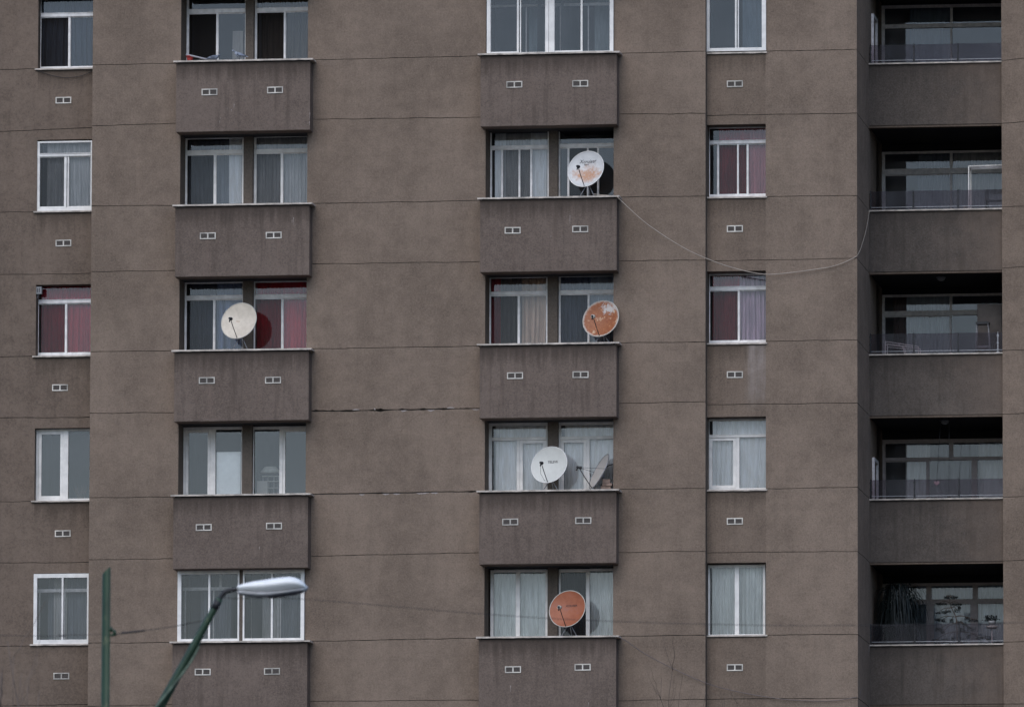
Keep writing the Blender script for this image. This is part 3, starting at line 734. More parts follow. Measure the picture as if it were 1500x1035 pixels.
curt(g1, 1330, 1392, (.20, .24, .28), 'dim blue grey', 'the middle of the top balcony glazing', 3, .02, .3)
curt(g2, 1342, 1395, GREY, 'grey ribbed', 'the left glazing of the second balcony down', 16, .03, .2)
curt(g2, 1395, 1500, PALE, 'pale grey striped', 'the white clothes rack on the second balcony', 13, .05, .2)
curt(g3, 1306, 1327, BRN, 'dark brown', 'the left edge of the third balcony glazing', 12, .03, .3)
curt(g3, 1326, 1394, (.42, .45, .47), 'pale grey ribbed', 'the middle of the third balcony glazing', 14, .035, .2)
curt(g4, 1324, 1360, WHITE, 'white narrow', 'the left door of the fourth balcony', 6, .03, .3)
curt(g4, 1360, 1432, (.17, .16, .18), 'plain dark grey', 'the hanging pink heart on the fourth balcony', 2, .01, .3)
curt(g4, 1431, 1500, WHITE, 'white flat', 'the right end of the fourth balcony glazing', 5, .03, .3)
curt(g5, 1340, 1425, (.50, .56, .62), 'pale blue white', 'the tiered conifer on the bottom balcony', 5, .02, .25)
curt(g5, 1428, 1500, (.60, .66, .70), 'pale ribbed', 'the potted plant on the thin stand', 13, .03, .2)
# glass railings
rtop = [64.7, 279, 488, 701.5, 913.5]
rposts = [(1275.2, 1338.6, 1403.2), (1275.2, 1337.9, 1403.4), (1275, 1338.6, 1403.6, 1461.6), (1275.4, 1339.6, 1404.5), (1275.4, 1339.8, 1405)]
for i in range(5):
    yy = YP+.05; zt = PZ(1370, rtop[i], yy); x0 = XD1+.02; x1 = XPE-.02
    mb = MB(); mb.box(x0, x1, yy, yy+.01, ZG[i]+.02, zt); 
    root = MB(); root.box(x0, x1, yy-.012, yy-.004, ZG[i]+.055, ZG[i]+.067)
    r = root.build('glass_railing', 'steel', bld); mb.build('glass_panel', 'railglass', r)
    for k, q in enumerate(rposts[i]):
        xx = PX(q, rtop[i], yy-.03); mb = MB()
        mb.box(xx-.011, xx+.011, yy-.04, yy-.014, ZG[i], zt-.03); mb.box(xx-.03, xx+.03, yy-.045, yy+.02, ZG[i], ZG[i]+.02)
        for hh in (.12, .45, .8): mb.box(xx-.02, xx+.02, yy-.045, yy-.002, ZG[i]+(zt-ZG[i])*hh, ZG[i]+(zt-ZG[i])*hh+.03)
        mb.tube([(xx, yy-.027, zt-.03), (xx, yy-.027, zt+.012)], .012, 6)
        mb.build('post', 'steel' if (i == 2 and k == 3) else 'black', r)
# door frame standing on the side wall of each loggia
for i in (0, 3):
    mb = MB(); zb = ZG[i]-1.0; zt = ZG[i]+ (1.05 if i == 0 else .85)
    xs = XD1+.002
    for ya, yb_ in ((3.0, 3.07), (3.75, 3.82)): mb.box(xs, xs+.05, ya, yb_, zb, zt)
    mb.box(xs, xs+.05, 3.0, 3.82, zt, zt+.07); mb.build('side_door_frame', 'dullalu', bld)

# ------------------------------------------------------------------ satellite dishes
def dishmat(kind):
    mt, nt, b = newmat('dish_'+kind)
    o = N(nt, 'ShaderNodeTexCoord').outputs['Object']
    ln = N(nt, 'ShaderNodeVectorMath', operation='LENGTH'); nt.links.new(o, ln.inputs[0]); rr = ln.outputs['Value']
    n1 = noise_n(nt, o, 5.5, 6, .68); n2 = noise_n(nt, o, 16, 5, .7); n3 = noise_n(nt, o, 45, 3, .7)
    rustc = mix(nt, ramp(nt, n2, .3, .7), (.26, .075, .024), (.46, .17, .06))
    if kind == 'white_rust':
        c = mix(nt, ramp(nt, n1, .3, .7), (.60, .59, .57), (.72, .71, .68))
        mp = N(nt, 'ShaderNodeMapping'); mp.inputs['Location'].default_value = (-.02, .09, 0); mp.inputs['Scale'].default_value = (.70, 1.15, 1)
        nt.links.new(o, mp.inputs[0]); l2 = N(nt, 'ShaderNodeVectorMath', operation='LENGTH'); nt.links.new(mp.outputs[0], l2.inputs[0])
        m1 = ramp(nt, mth(nt, 'ADD', l2.outputs['Value'], mth(nt, 'MULTIPLY', n1, .45)), .33, .50, 1, 0)
        c = mix(nt, mth(nt, 'MULTIPLY', m1, ramp(nt, n2, .3, .55, .35, .95)), c, mix(nt, .65, rustc, (.60, .34, .20)))
        c = mix(nt, ramp(nt, mth(nt, 'ADD', rr, mth(nt, 'MULTIPLY', n1, .2)), .42, .50, 0, .25), c, (.36, .35, .34))
    elif kind == 'cream':
        c = mix(nt, ramp(nt, n1, .3, .7), (.60, .52, .41), (.74, .65, .53))
        c = mix(nt, ramp(nt, n1, .62, .66, 0, .55), c, (.42, .26, .13))
        c = mix(nt, ramp(nt, n3, .68, .74, 0, .6), c, (.12, .09, .07))
    elif kind == 'rust':
        n4 = noise_n(nt, o, 8.5, 4, .6)
        c = mix(nt, ramp(nt, n3, .3, .7), rustc, (.27, .085, .03))
        c = mix(nt, ramp(nt, n4, .56, .66, 0, .85), c, (.68, .50, .32))
        c = mix(nt, ramp(nt, n1, .52, .62, 0, .5), c, (.30, .09, .035))
        c = mix(nt, ramp(nt, mth(nt, 'ADD', rr, mth(nt, 'MULTIPLY', n2, .12)), .41, .45, 0, .6), c, (.62, .56, .5))
        mp = N(nt, 'ShaderNodeMapping'); mp.inputs['Location'].default_value = (-.12, -.36, 0); mp.inputs['Scale'].default_value = (.8, 1.6, 1)
        nt.links.new(o, mp.inputs[0]); l2 = N(nt, 'ShaderNodeVectorMath', operation='LENGTH'); nt.links.new(mp.outputs[0], l2.inputs[0])
        c = mix(nt, ramp(nt, mth(nt, 'ADD', l2.outputs['Value'], mth(nt, 'MULTIPLY', n2, .55)), .36, .46, .85, 0), c, (.62, .60, .56))
    elif kind == 'white':
        c = mix(nt, ramp(nt, n1, .3, .7), (.60, .59, .53), (.66, .65, .59))
        c = mix(nt, ramp(nt, n1, .6, .75, 0, .2), c, (.50, .46, .38))
    elif kind == 'grey':
        c = mix(nt, ramp(nt, n1, .3, .7), (.50, .46, .42), (.56, .52, .48))
    elif kind == 'orange':
        c = mix(nt, ramp(nt, n1, .3, .7), (.29, .082, .032), (.40, .125, .05))
        c = mix(nt, ramp(nt, n1, .48, .66, 0, .6), c, (.27, .10, .07))
        c = mix(nt, ramp(nt, n3, .72, .78, 0, .7), c, (.62, .45, .36))
    nt.links.new(c, b.inputs['Base Color']); b.inputs['Roughness'].default_value = .55
    return mt
DISHCAM = None
def dish(cx, cy, dep, kind, label, n=(-.385, .385), size=.395, text=None, rim='cream', lnb='black', nz=None, legs=((-.10, 0), (.10, .02), (.02, .28)), sillz=0, cable=False, lnbw=False):
    C = P(cx, cy, dep)
    nn = V((0, 0, 0)); q = nz if nz is not None else math.sqrt(max(0, 1-n[0]**2-n[1]**2))
    nn = (RT*n[0]+UP*n[1]-fw*q).normalized()
    ax = V((0, 0, 1)).cross(nn).normalized(); ay = nn.cross(ax).normalized()
    foot = V((C.x, C.y+.2, sillz))
    root = empty('satellite_dish', foot, label, 'satellite dish', 'satellite dishes on the parapet ledges')
    W = lambda a, b, c=0: C+ax*a+ay*b+nn*c
    D = .085
    par = lambda r: D*(r/size)**2-D
    # reflector built in local axes (own rotation) so its paint follows the dish
    mb = MB(); nr, na = 14, 64; vs = []; fs = []
    for s, off in ((0, 0), (1, -.004)):
        base = len(vs)
        for i in range(nr+1):
            r = size*i/nr
            for j in range(na):
                a = 2*math.pi*j/na; vs.append((r*math.cos(a), r*math.sin(a), par(r)+off))
        for i in range(nr):
            for j in range(na):
                f = (base+i*na+j, base+i*na+(j+1) % na, base+(i+1)*na+(j+1) % na, base+(i+1)*na+j)
                fs.append(f if s == 0 else f[::-1])
    mb.add(vs, fs, 0, True)
    o = mb.build('reflector', dishmat(kind), root, loc=(0, 0, 0))
    R3 = Matrix((ax, ay, nn)).transposed()
    o.location = C-foot; o.rotation_euler = R3.to_euler(); WL[o.name] = C
    # rolled rim
    mb = MB(); pts = [(size*math.cos(2*math.pi*j/64), size*math.sin(2*math.pi*j/64), 0) for j in range(65)]
    mb.tube([W(a, b, -.003) for a, b, c in pts], .0085, 6, cap=False); mb.build('rim', rim, root)
    # feed arm + LNB
    tip = W(.015, -.13, .42); st = W(.01, -size*.96, -.01)
    mb = MB(); mb.tube([st, st+(tip-st)*.5+nn*.01, tip], .009, 6)
    for s in (-1, 1):
        if kind == 'grey': mb.tube([W(s*size*.92, .02, 0), tip], .004, 5)
    if kind == 'white': mb.tube([W(-.05, -size*.9, 0), W(-.07, -size*.7, .2), tip-ay*.05], .004, 5)
    mb.build('feed_arm', 'black', root)
    mb = MB(); d = (W(0, -.02, 0)-tip).normalized()
    mb.tube([tip-d*.05, tip-d*.045, tip+d*.02, tip+d*.03, tip+d*.055], [.016, .024, .024, .034, .034], 10)
    mb.tube([tip-d*.02, tip-d*.02-ay*.075], .014, 8)
    l = mb.build('feed_horn', lnb, root)
    if lnbw:
        mb = MB(); mb.tube([tip+d*.055, tip-d*.03], .037, 12); mb.build('horn_cap', 'cream', root)
    # bracket and legs down to the ledge
    mb = MB(); hub = W(0, -.06, -D-.05)
    mb.tube([W(0, -.06, -D), hub], .05, 10); mb.tube([hub, V((hub.x, hub.y, max(sillz+.14, hub.z-.22)))], .02, 8)
    k = V((hub.x, hub.y, max(sillz+.16, hub.z-.18)))
    for a, b in legs:
        e = V((k.x+a*1.6, max(YBOX+.06, k.y+b-.12), sillz)); mb.tube([k, e], .010, 6)
        mb.box(e.x-.03, e.x+.03, e.y-.03, e.y+.03, sillz, sillz+.012)
    mb.tube([W(.01, -size*.95, -.02), k], .011, 6)
    mb.build('mount', 'steel', root)
    if text:
        for body, sz, tx, ty, slant in text:
            cu = bpy.data.curves.new('t', 'FONT'); cu.body = body; cu.size = sz; cu.align_x = 'CENTER'; cu.shear = slant; cu.resolution_u = 3; cu.offset = .0008
            to = bpy.data.objects.new('t', cu); COL.objects.link(to)
            dg = bpy.context.evaluated_depsgraph_get(); me = bpy.data.meshes.new_from_object(to.evaluated_get(dg))
            t = MB(); vs = []
            for v in me.vertices:
                x, y = v.co.x+tx, v.co.y+ty
                vs.append(W(x, y, par(math.hypot(x, y))+.003))
            t.add(vs, [tuple(p.vertices) for p in me.polygons]); t.build('lettering', 'black', root)
            bpy.data.objects.remove(to)
    return root
dish(858, 247.4, -.16, 'white_rust', 'white dish with a pale rust patch in its centre and black script lettering', text=[('Xcruiser', .105, .005, .155, .25), ('digital hd', .03, -.03, .115, 0)], sillz=ZB2[1], rim='white')
dish(349.8, 469.6, -.20, 'cream', 'stained cream dish without rust, alone in the second window column', sillz=ZB1[2])
dish(880, 466.4, -.10, 'rust', 'dish covered in blotchy orange rust with white showing at its top edge', sillz=ZB2[2], lnbw=True)
dish(804.3, 680.2, -.14, 'white', 'clean white dish with small black capital lettering', text=[('TELEVIL', .07, .045, .065, .1)], sillz=ZB2[3], rim='white')
dish(831, 891, -.36, 'orange', 'evenly orange dish with a pale rim beside the bottom window pair', text=[('XCRUISER', .058, .055, .07, 0)], sillz=ZB2[4], lnbw=True)
dish(877.4, 690, .12, 'grey', 'grey dish turned edge on beside a stack of bricks', n=(-.86, .46), nz=.2, sillz=ZB2[3], rim='steel', legs=((-.05, .0), (.05, .1), (0, .2)))
# bricks
for k, (px, w, h, dx) in enumerate([(888.6, .21, .055, 0), (887.4, .20, .055, .1), (889.4, .20, .055, 0), (888.2, .15, .085, .02)]):
    zz = ZB2[3]+sum((.055, .055, .055, .085)[:k]); x = PX(px, 710, .0); mb = MB()
    mb.box(x-w/2, x+w/2, -.02+dx*.2, .13, zz, zz+h-.003)
    tag(mb.build('brick', 'brick'), ('lowest', 'second from bottom', 'third from bottom', 'topmost, pale upright')[k]+' brick in the stack beside the edge-on dish', 'brick', 'bricks weighing down the edge-on dish')
mb = MB(); mb.tube([P(x, y, .3) for x, y in [(885, 688), (888, 684), (892, 681), (898, 679.6)]], .012, 6); mb.tube([P(885, 688, .3), P(883, 712, .25)], .01, 6)
tag(mb.build('cable', 'black'), 'short black cable arching over the bricks beside the edge-on dish', 'cable')

# ------------------------------------------------------------------ cables on the facade
def spline(pts, n=10):
    out = []
    for i in range(len(pts)-1):
        p0, p1, p2, p3 = pts[max(i-1, 0)], pts[i], pts[i+1], pts[min(i+2, len(pts)-1)]
        for k in range(n):
            t = k/n
            out.append(.5*((2*p1)+(p2-p0)*t+(2*p0-5*p1+4*p2-p3)*t*t+(3*p1-p0-3*p2+p3)*t**3))
    out.append(pts[-1]); return out
def cab(pts, r, mat, label, name='cable', cat='cable'):
    mb = MB(); mb.tube(spline([P(*p) for p in pts]), r, 6); o = mb.build(name, mat); tag(o, label, cat); return o
cab([(868, 284, -.1), (880, 285.5, -.2), (893, 286.6, -.3), (903, 287.5, -.42), (911, 295, -.42), (948, 328, -.35), (1000, 362, -.2), (1040, 380.5, -.08), (1075, 392.5, .05), (1110, 400.5, .12), (1135, 401.5, .14), (1180, 396.5, .16), (1222, 389.5, .18), (1250, 378, .18), (1257.5, 371, .35), (1263, 357, .9), (1269, 335, 1.7), (1273.5, 308, 2.4)], .0085, 'cable', 'long pale cable sagging from the rust-centred dish to a dark balcony')
cab([(905, 932, -.42), (917, 938, -.38), (945, 957, -.2), (985, 978, -.1), (1030, 998, -.05), (1062, 1008, .12), (1110, 1018, .16), (1160, 1024.5, .18), (1215, 1026, .19), (1250, 1021, .19), (1258, 1019, .4), (1263.5, 1000, 1.2), (1268, 978, 1.8), (1273.6, 944, 2.4)], .008, 'cabled', 'thin dull cable sagging across the wall at the bottom edge, below the orange dish')
cab([(53, 102.4, YL-.03), (66, 107.5, YL-.03), (80, 111.6, YL-.03), (95, 113.8, YL-.03), (110, 113, YL-.03), (124, 109.5, YL-.03), (136, 103.5, YL-.03)], .006, 'wire', 'thin black wire drooping under the top left window sill')
cab([(1085, 404.8, DR-.05), (1100, 407.5, DR-.05), (1112, 409.2, DR-.05), (1122, 410.6, DR-.05)], .006, 'wire', 'short dark wire crossing the top light of the lilac curtain window')
# device at the third far left window
zt = empty('outdoor_siren', P(55.6, 425.5, YL+.1), 'small grey box on a bracket at the corner of the burgundy curtain window', 'alarm box')
mb = MB(); c = P(57, 425.5, YL+.06); mb.box(c.x-.06, c.x+.065, c.y-.05, c.y+.05, c.z-.075, c.z+.075); mb.build('case', 'grey', zt)
mb = MB(); 
for q in (-.028, .012): mb.box(c.x+q, c.x+q+.014, c.y-.054, c.y-.0505, c.z-.045, c.z+.045)
mb.build('louvre', 'black', zt)
mb = MB(); mb.tube([(c.x-.02, c.y+.02, c.z-.075), (c.x-.035, c.y+.04, c.z-.14), (c.x-.065, c.y+.05, c.z-.16)], .012, 6); mb.build('bracket', 'steel', zt)

# ------------------------------------------------------------------ ledge of the top pair: pot, pipe, pigeons
zl = ZB1[0]
pc = P(278.2, 84, -.2); pot = empty('plant_pot', (pc.x, -.2, zl), 'small red plastic flower pot at the left end of the top ledge', 'flower pot')
mb = MB(); prof = [(.050, 0), (.062, .055), (.072, .105), (.078, .106), (.079, .128), (.070, .128), (.066, .11), (.05, .10)]
mb.loft([[V((pc.x+r*math.cos(a*math.pi/10), -.2+r*math.sin(a*math.pi/10), zl+h)) for a in range(20)] for r, h in prof]); mb.build('pot_body', 'redpot', pot)
a, b = P(272.5, 78.3, -.26), P(309.5, 87.2, -.26); b.z = zl+.017; a.z = zl+.150
mb = MB(); mb.tube([a, a+(b-a)*.5, b], .018, 10); tag(mb.build('pipe', 'pipe'), 'grey pipe leaning from the red pot down to the ledge', 'pipe')
def pigeon(px, ydep, zb, face, mat, label, crouch=False, s=1.0):
    p = P(px, 84, ydep); R_ = empty('pigeon', (p.x, ydep, zb), label, 'pigeon', 'pigeons on the top ledge')
    leg = .02 if crouch else .055
    # side profile: (along, height of centre, half height, half width)
    sec = [(-.20, .035, .004, .016), (-.15, .045, .010, .024), (-.10, .058, .026, .034), (-.04, .070, .048, .052), (.02, .080, .058, .060), (.07, .098, .052, .050), (.10, .125, .036, .034), (.118, .150, .026, .023), (.132, .172, .026, .021), (.152, .178, .022, .017), (.168, .174, .009, .008), (.186, .168, .003, .003)]
    if crouch: sec = [(x, .6*h+.014 if x > .05 else h*.85, a_, b_) for x, h, a_, b_ in sec]
    mb = MB(); rings = []
    for x, h, a_, b_ in sec:
        rings.append([V((p.x+face*x*s*.9, ydep+b_*s*math.cos(k*math.pi/7), zb+(leg+h-.02+a_*math.sin(k*math.pi/7))*s)) for k in range(14)])
    mb.loft(rings)
    for sy in (-.018, .018):
        mb.tube([V((p.x+face*.01, ydep+sy, zb+(leg+.02))), V((p.x+face*.0, ydep+sy, zb+.006)), V((p.x+face*.03, ydep+sy, zb+.004))], .005, 5)
    mb.build('pigeon_body', mat, R_)
    mb = MB()   # folded wing and dark neck
    for sy in (-1, 1):
        mb.loft([[V((p.x+face*x*s, ydep+sy*(w+.004)*s+.006*math.cos(k*math.pi/4), zb+(leg+h+.0+hh*math.sin(k*math.pi/4))*s)) for k in range(8)] for x, h, w, hh in [(-.15, .035, .03, .006), (-.08, .05, .046, .022), (0, .062, .058, .032), (.05, .07, .052, .02)]])
    mb.build('wing', 'pigeon', R_)
    return R_
pigeon(313, -.30, zl, 1, 'pigeon', 'blue grey pigeon crouching at the low end of the grey pipe', True, .95)
pigeon(351, -.28, zl, -1, 'pigeonw', 'pale pigeon with a dark head standing on the ledge by the pier')

# things seen in the clear panes of the fourth row
def inside(wd_, pa, pb, ya, yb, dy, mat, name, label, cat, thick=.3):
    x0, x1 = PX(pa, (ya+yb)/2, wd_['dep']+dy), PX(pb, (ya+yb)/2, wd_['dep']+dy); z0, z1 = PZ(pa, yb, wd_['dep']+dy), PZ(pa, ya, wd_['dep']+dy)
    mb = MB(); b_ = .012; y = wd_['dep']+dy
    mb.box(x0, x1, y+b_, y+thick, z0, z1); mb.box(x0+b_, x1-b_, y, y+b_, z0+b_, z1-b_)
    o = mb.build(name, mat); tag(o, label, cat)
    return o
inside(wg, 316.8, 353, 661.6, 745, .075, 'palepanel', 'panel', 'tall white refrigerator standing behind the second pane of the fourth pair', 'panel', .5)  # white panel set just behind the glass, taken as a roller blind
o = inside(wh, 376, 392, 704, 745, .25, 'doorp', 'kitchen_box', 'pale box in the lower left of the clear window right of the refrigerator', 'box', .2)
c = P(396, 686, .9)
hood = empty('cooker_hood', (c.x, .9, c.z-.1), 'pale rounded extractor hood seen through the clear window right of the refrigerator', 'cooker hood')
mb = MB(); mb.loft([[V((c.x+rx*math.cos(k*math.pi/8), .9+ry*math.sin(k*math.pi/8), c.z+h)) for k in range(16)] for rx, ry, h in [(.20, .14, -.09), (.20, .14, -.05), (.15, .1, 0), (.12, .08, .04)]]); mb.build('canopy', 'cream', hood)
sh = empty('wall_shelf', P(394, 712, .9), 'dim shelf unit with small panes under the extractor hood', 'shelf')
mb = MB(); x0, x1 = PX(384, 700, .9), PX(408, 700, .9)
for y in (697.5, 705, 714.5): zz = PZ(396, y, .9); mb.box(x0, x1, .9, 1.05, zz, zz+.015)
mb.build('board', 'cream', sh); mb = MB()
for q in (384, 391, 400, 407): x = PX(q, 700, .9); mb.box(x, x+.012, .905, 1.04, PZ(396, 722, .9), PZ(396, 697.5, .9))
mb.build('upright', 'pipe', sh)
mb = MB(); c = P(403.6, 721, .75)
mb.loft([[V((c.x+r*math.cos(k*math.pi/8), c.y+r*math.sin(k*math.pi/8), ZB1[3]+h)) for k in range(16)] for r, h in [(.03, .0), (.06, .02), (.07, .05), (.062, .052), (.03, .02)]])
tag(mb.build('bowl', 'palepanel'), 'small white bowl on the sill inside the clear kitchen window', 'bowl')
# houseplant inside the clear far left window
hp = empty('potted_plant', P(118, 727, YL+.45), 'faint leafy plant inside the clear fourth window of the far left column', 'plant')
mb = MB(); c = P(118.5, 731, YL+.5); rnd = random.Random(3)
for k in range(22):
    a = rnd.uniform(-1, 1); h = rnd.uniform(.14, .36); b0 = V((c.x+a*.05, c.y, c.z)); t = V((c.x+a*.17, c.y+rnd.uniform(-.05, .05), c.z+h)); w = V((.012, 0, 0))
    mid = (b0+t)/2+V((a*.02, 0, .03)); mb.add([b0-w*.4, b0+w*.4, mid+w, mid-w, t], [(0, 1, 2, 3), (3, 2, 4)])
mb.build('foliage', 'barkpale', hp); mb = MB(); mb.box(c.x-.07, c.x+.07, c.y-.05, c.y+.06, c.z-.16, c.z); mb.build('planter', 'cream', hp)

# ------------------------------------------------------------------ balcony contents
FL = [ZGB[i]+.2 for i in range(5)]     # balcony floors
def rods(mb, segs, r): 
    for a, b in segs: mb.tube([a, b], r, 6)
# clothes rack, second balcony
yy = 3.0
rk = empty('clothes_rack', (PX(1443, 300, yy), yy, FL[1]), 'tall white metal clothes rack at the right of the second balcony', 'clothes rack')
tl, trr = P(1419, 243.6, yy), P(1480, 241.6, yy); mb = MB()
rods(mb, [(tl, trr), (V((tl.x, yy, tl.z)), V((tl.x, yy, FL[1]+.03))), (trr, V((trr.x, yy, FL[1]+.03))), (tl+V((0, .45, 0)), trr+V((0, .45, 0))), (tl, tl+V((0, .45, 0))), (trr, trr+V((0, .45, 0))), (tl+V((0, .45, 0)), V((tl.x, yy+.45, FL[1]+.03)))], .014)
mb.build('frame', 'white', rk); mb = MB()
for q in (.12, .24, .34): rods(mb, [(tl+V((0, q, -.01)), trr+V((0, q, -.01)))], .006)
mb.build('rail', 'dullalu', rk)
# folding chair
def chair(cx, y, fl, label, mat='black', s=1.0):
    r_ = empty('folding_chair', (cx, y, fl), label, 'chair'); w = .21*s
    for sx in (-1, 1):
        mb = MB(); mb.tube([(cx+sx*w, y-.18, fl), (cx+sx*w, y+.02, fl+.5*s), (cx+sx*w, y+.16, fl+1.42*s)], .012, 6); mb.build('leg', mat, r_)
        mb = MB(); mb.tube([(cx+sx*(w-.03), y+.22, fl), (cx+sx*(w-.03), y-.12, fl+.55*s)], .011, 6); mb.build('leg', mat, r_)
    mb = MB(); mb.box(cx-w, cx+w, y-.14, y+.2, fl+.5*s, fl+.52*s); mb.build('seat', mat, r_)
    mb = MB(); 
    for h in (1.2, 1.4): mb.box(cx-w, cx+w, y+.12, y+.15, fl+h*s-.02, fl+h*s+.02)
    mb.build('backrest', mat, r_)
chair(PX(1459, 290, 2.95), 2.95, FL[1]-.04, 'dark folding chair behind the railing under the white clothes rack')
mb = MB(); c = P(1413.5, 301, YP+.1)
mb.loft([[V((c.x+r*math.cos(k*math.pi/8), YP+.12+r*math.sin(k*math.pi/8), ZG[1]+h)) for k in range(16)] for r, h in [(.03, 0), (.04, .05), (.045, .07), (.036, .07), (.02, .04)]])
tag(mb.build('flower_pot', 'cream'), 'small cream pot standing on the ledge of the second balcony', 'flower pot')
# third balcony: cupboard, stool on a bench, drying rack, ceiling lamp
cup = empty('cupboard', (PX(1452, 480, 3.6), 3.6, FL[2]), 'tall dull brown cupboard at the right end of the third balcony', 'cupboard')
x0 = PX(1431.5, 470, 3.5); x1 = XPE+.3; zt_ = PZ(1450, 445, 3.5)
mb = MB(); mb.box(x0, x1, 3.5, 3.95, FL[2], zt_); mb.build('body', 'wood', cup); mb = MB(); mb.box(x0+.02, (x0+x1)/2-.01, 3.48, 3.499, FL[2]+.05, zt_-.03); mb.build('door', 'wood', cup); mb = MB(); mb.box((x0+x1)/2+.01, x1-.02, 3.48, 3.499, FL[2]+.05, zt_-.03); mb.build('door', 'wood', cup)
zb_ = ZG[2]-.02
bench = empty('storage_bench', (PX(1440, 517, 3.05), 3.05, FL[2]), 'low dark bench carrying the tall stool on the third balcony', 'bench')
xb0, xb1 = PX(1424, 517, 3.05), PX(1462, 517, 3.05); mb = MB(); mb.box(xb0, xb1, 2.8, 3.3, zb_-.04, zb_); mb.build('top', 'wood', bench)
for xq in (xb0+.03, xb1-.03):
    for yq in (2.84, 3.26): mb = MB(); mb.box(xq-.02, xq+.02, yq-.02, yq+.02, FL[2], zb_-.04); mb.build('leg', 'wood', bench)
sx0, sx1 = PX(1430, 474, 3.0), PX(1449.4, 474, 3.0); zs = PZ(1439, 474, 3.0)
st = empty('stool', ((sx0+sx1)/2, 3.0, zb_), 'tall stool with a dark seat in front of the brown cupboard', 'stool')
mb = MB(); mb.box(sx0, sx1, 2.88, 3.12, zs-.02, zs+.03); mb.build('seat', 'black', st)
for ax_, sgn in ((sx0+.02, -1), (sx1-.02, 1)):
    for yq in (2.9, 3.1): mb = MB(); mb.tube([(ax_, yq, zs-.02), (ax_+sgn*.035, yq, zb_)], .010, 6); mb.build('leg', 'steel', st)
mb = MB(); mb.box(sx0-.015, sx1+.015, 2.89, 2.91, zb_+.2, zb_+.215); mb.box(sx0-.015, sx1+.015, 3.09, 3.11, zb_+.2, zb_+.215); mb.build('stretcher', 'steel', st)
dr = empty('drying_rack', (PX(1320, 510, 2.95), 2.95, FL[2]), 'white folding drying rack slanting at the left of the third balcony', 'drying rack')
mb = MB(); yq = 2.95; seg = []
for dy_ in (0, .4):
    a1, b1 = P(1297, 500, yq), P(1346, 507.5, yq); a1.y += dy_; b1.y += dy_; seg.append((a1, b1))
    a2, b2 = P(1297, 504.5, yq), P(1342, 509.5, yq); a2.y += dy_; b2.y += dy_; seg.append((a2, b2))
    l1 = P(1322, 506, yq); l1.y += dy_; seg.append((l1, V((l1.x+.35, l1.y, FL[2])))); l2 = P(1345, 507.5, yq); l2.y += dy_; seg.append((l2, V((l2.x+.08, l2.y, FL[2])))); l3 = P(1297, 500, yq); l3.y += dy_; seg.append((l3, V((l3.x-.0, l3.y, FL[2]))))
rods(mb, seg, .010); mb.build('frame', 'white', dr); mb = MB()
for t in range(6):
    a1 = P(1297+9.5*t, 500+1.5*t, yq); rods(mb, [(a1, a1+V((0, .4, 0)))], .005)
mb.build('rung', 'white', dr)
for i, (px, py, lab) in enumerate([(1378.5, 419, 'dim ceiling lamp under the slab of the third balcony'), (1384, 615, 'dim flat ceiling lamp under the slab of the fourth balcony')]):
    c = P(px, py, 3.3); zc = ZGB[i+1]+.018
    L_ = empty('ceiling_lamp', (c.x, 3.3, zc), lab, 'ceiling lamp'); mb = MB()
    mb.tube([(c.x, 3.3, zc), (c.x, 3.3, zc-.02)], .10, 16); mb.build('lamp_base', 'grey', L_)
    mb = MB(); mb.loft([[V((c.x+r*math.cos(k*math.pi/8), 3.3+r*math.sin(k*math.pi/8), zc-.02-h)) for k in range(16)] for r, h in [(.085, 0), (.08, .03), (.05, .055), (.01, .065)]]); mb.build('lamp_shade', 'grey', L_)
# fourth balcony: hanging heart and a string of ornaments
c = P(1372, 707.4, 2.9); top = P(1378.3, 618, 2.9); top.z = ZGB[2]+.018
hr = empty('hanging_heart', c, 'pink heart ornament hanging on a string in the fourth balcony', 'ornament')
mb = MB(); pts = []
for k in range(28):
    t = 2*math.pi*k/28; pts.append((.0037*16*math.sin(t)**3, .0037*(13*math.cos(t)-5*math.cos(2*t)-2*math.cos(3*t)-math.cos(4*t))))
n_ = 28; mb.add([(c.x+x, c.y-.012, c.z+z) for x, z in pts]+[(c.x+x*.8, c.y-.022, c.z+z*.8) for x, z in pts]+[(c.x+x, c.y+.012, c.z+z) for x, z in pts], [tuple(range(n_, 2*n_)), tuple(range(2*n_, 3*n_))]+[(q, (q+1) % n_, n_+(q+1) % n_, n_+q) for q in range(n_)]+[(q, (q+1) % n_, 2*n_+(q+1) % n_, 2*n_+q) for q in range(n_)])
mb.build('heart', 'heart', hr); mb = MB(); mb.tube([c+V((0, 0, .03)), top], .0045, 5); mb.build('string', 'black', hr)
c2 = P(1390.6, 660, 2.9); t2 = V((c2.x, 2.9, ZGB[2]+.018)); b2 = P(1390.2, 725, 2.9)
oc = empty('hanging_ornament', b2, 'dark hanging string with a small cup shaped ornament in the fourth balcony', 'ornament')
mb = MB(); mb.tube([t2, b2], .004, 5); mb.build('string', 'black', oc); mb = MB(); mb.tube([b2, b2+V((0, 0, -.02)), b2+V((0, 0, -.06))], [.012, .045, .03], 10); mb.build('cup', 'black', oc)
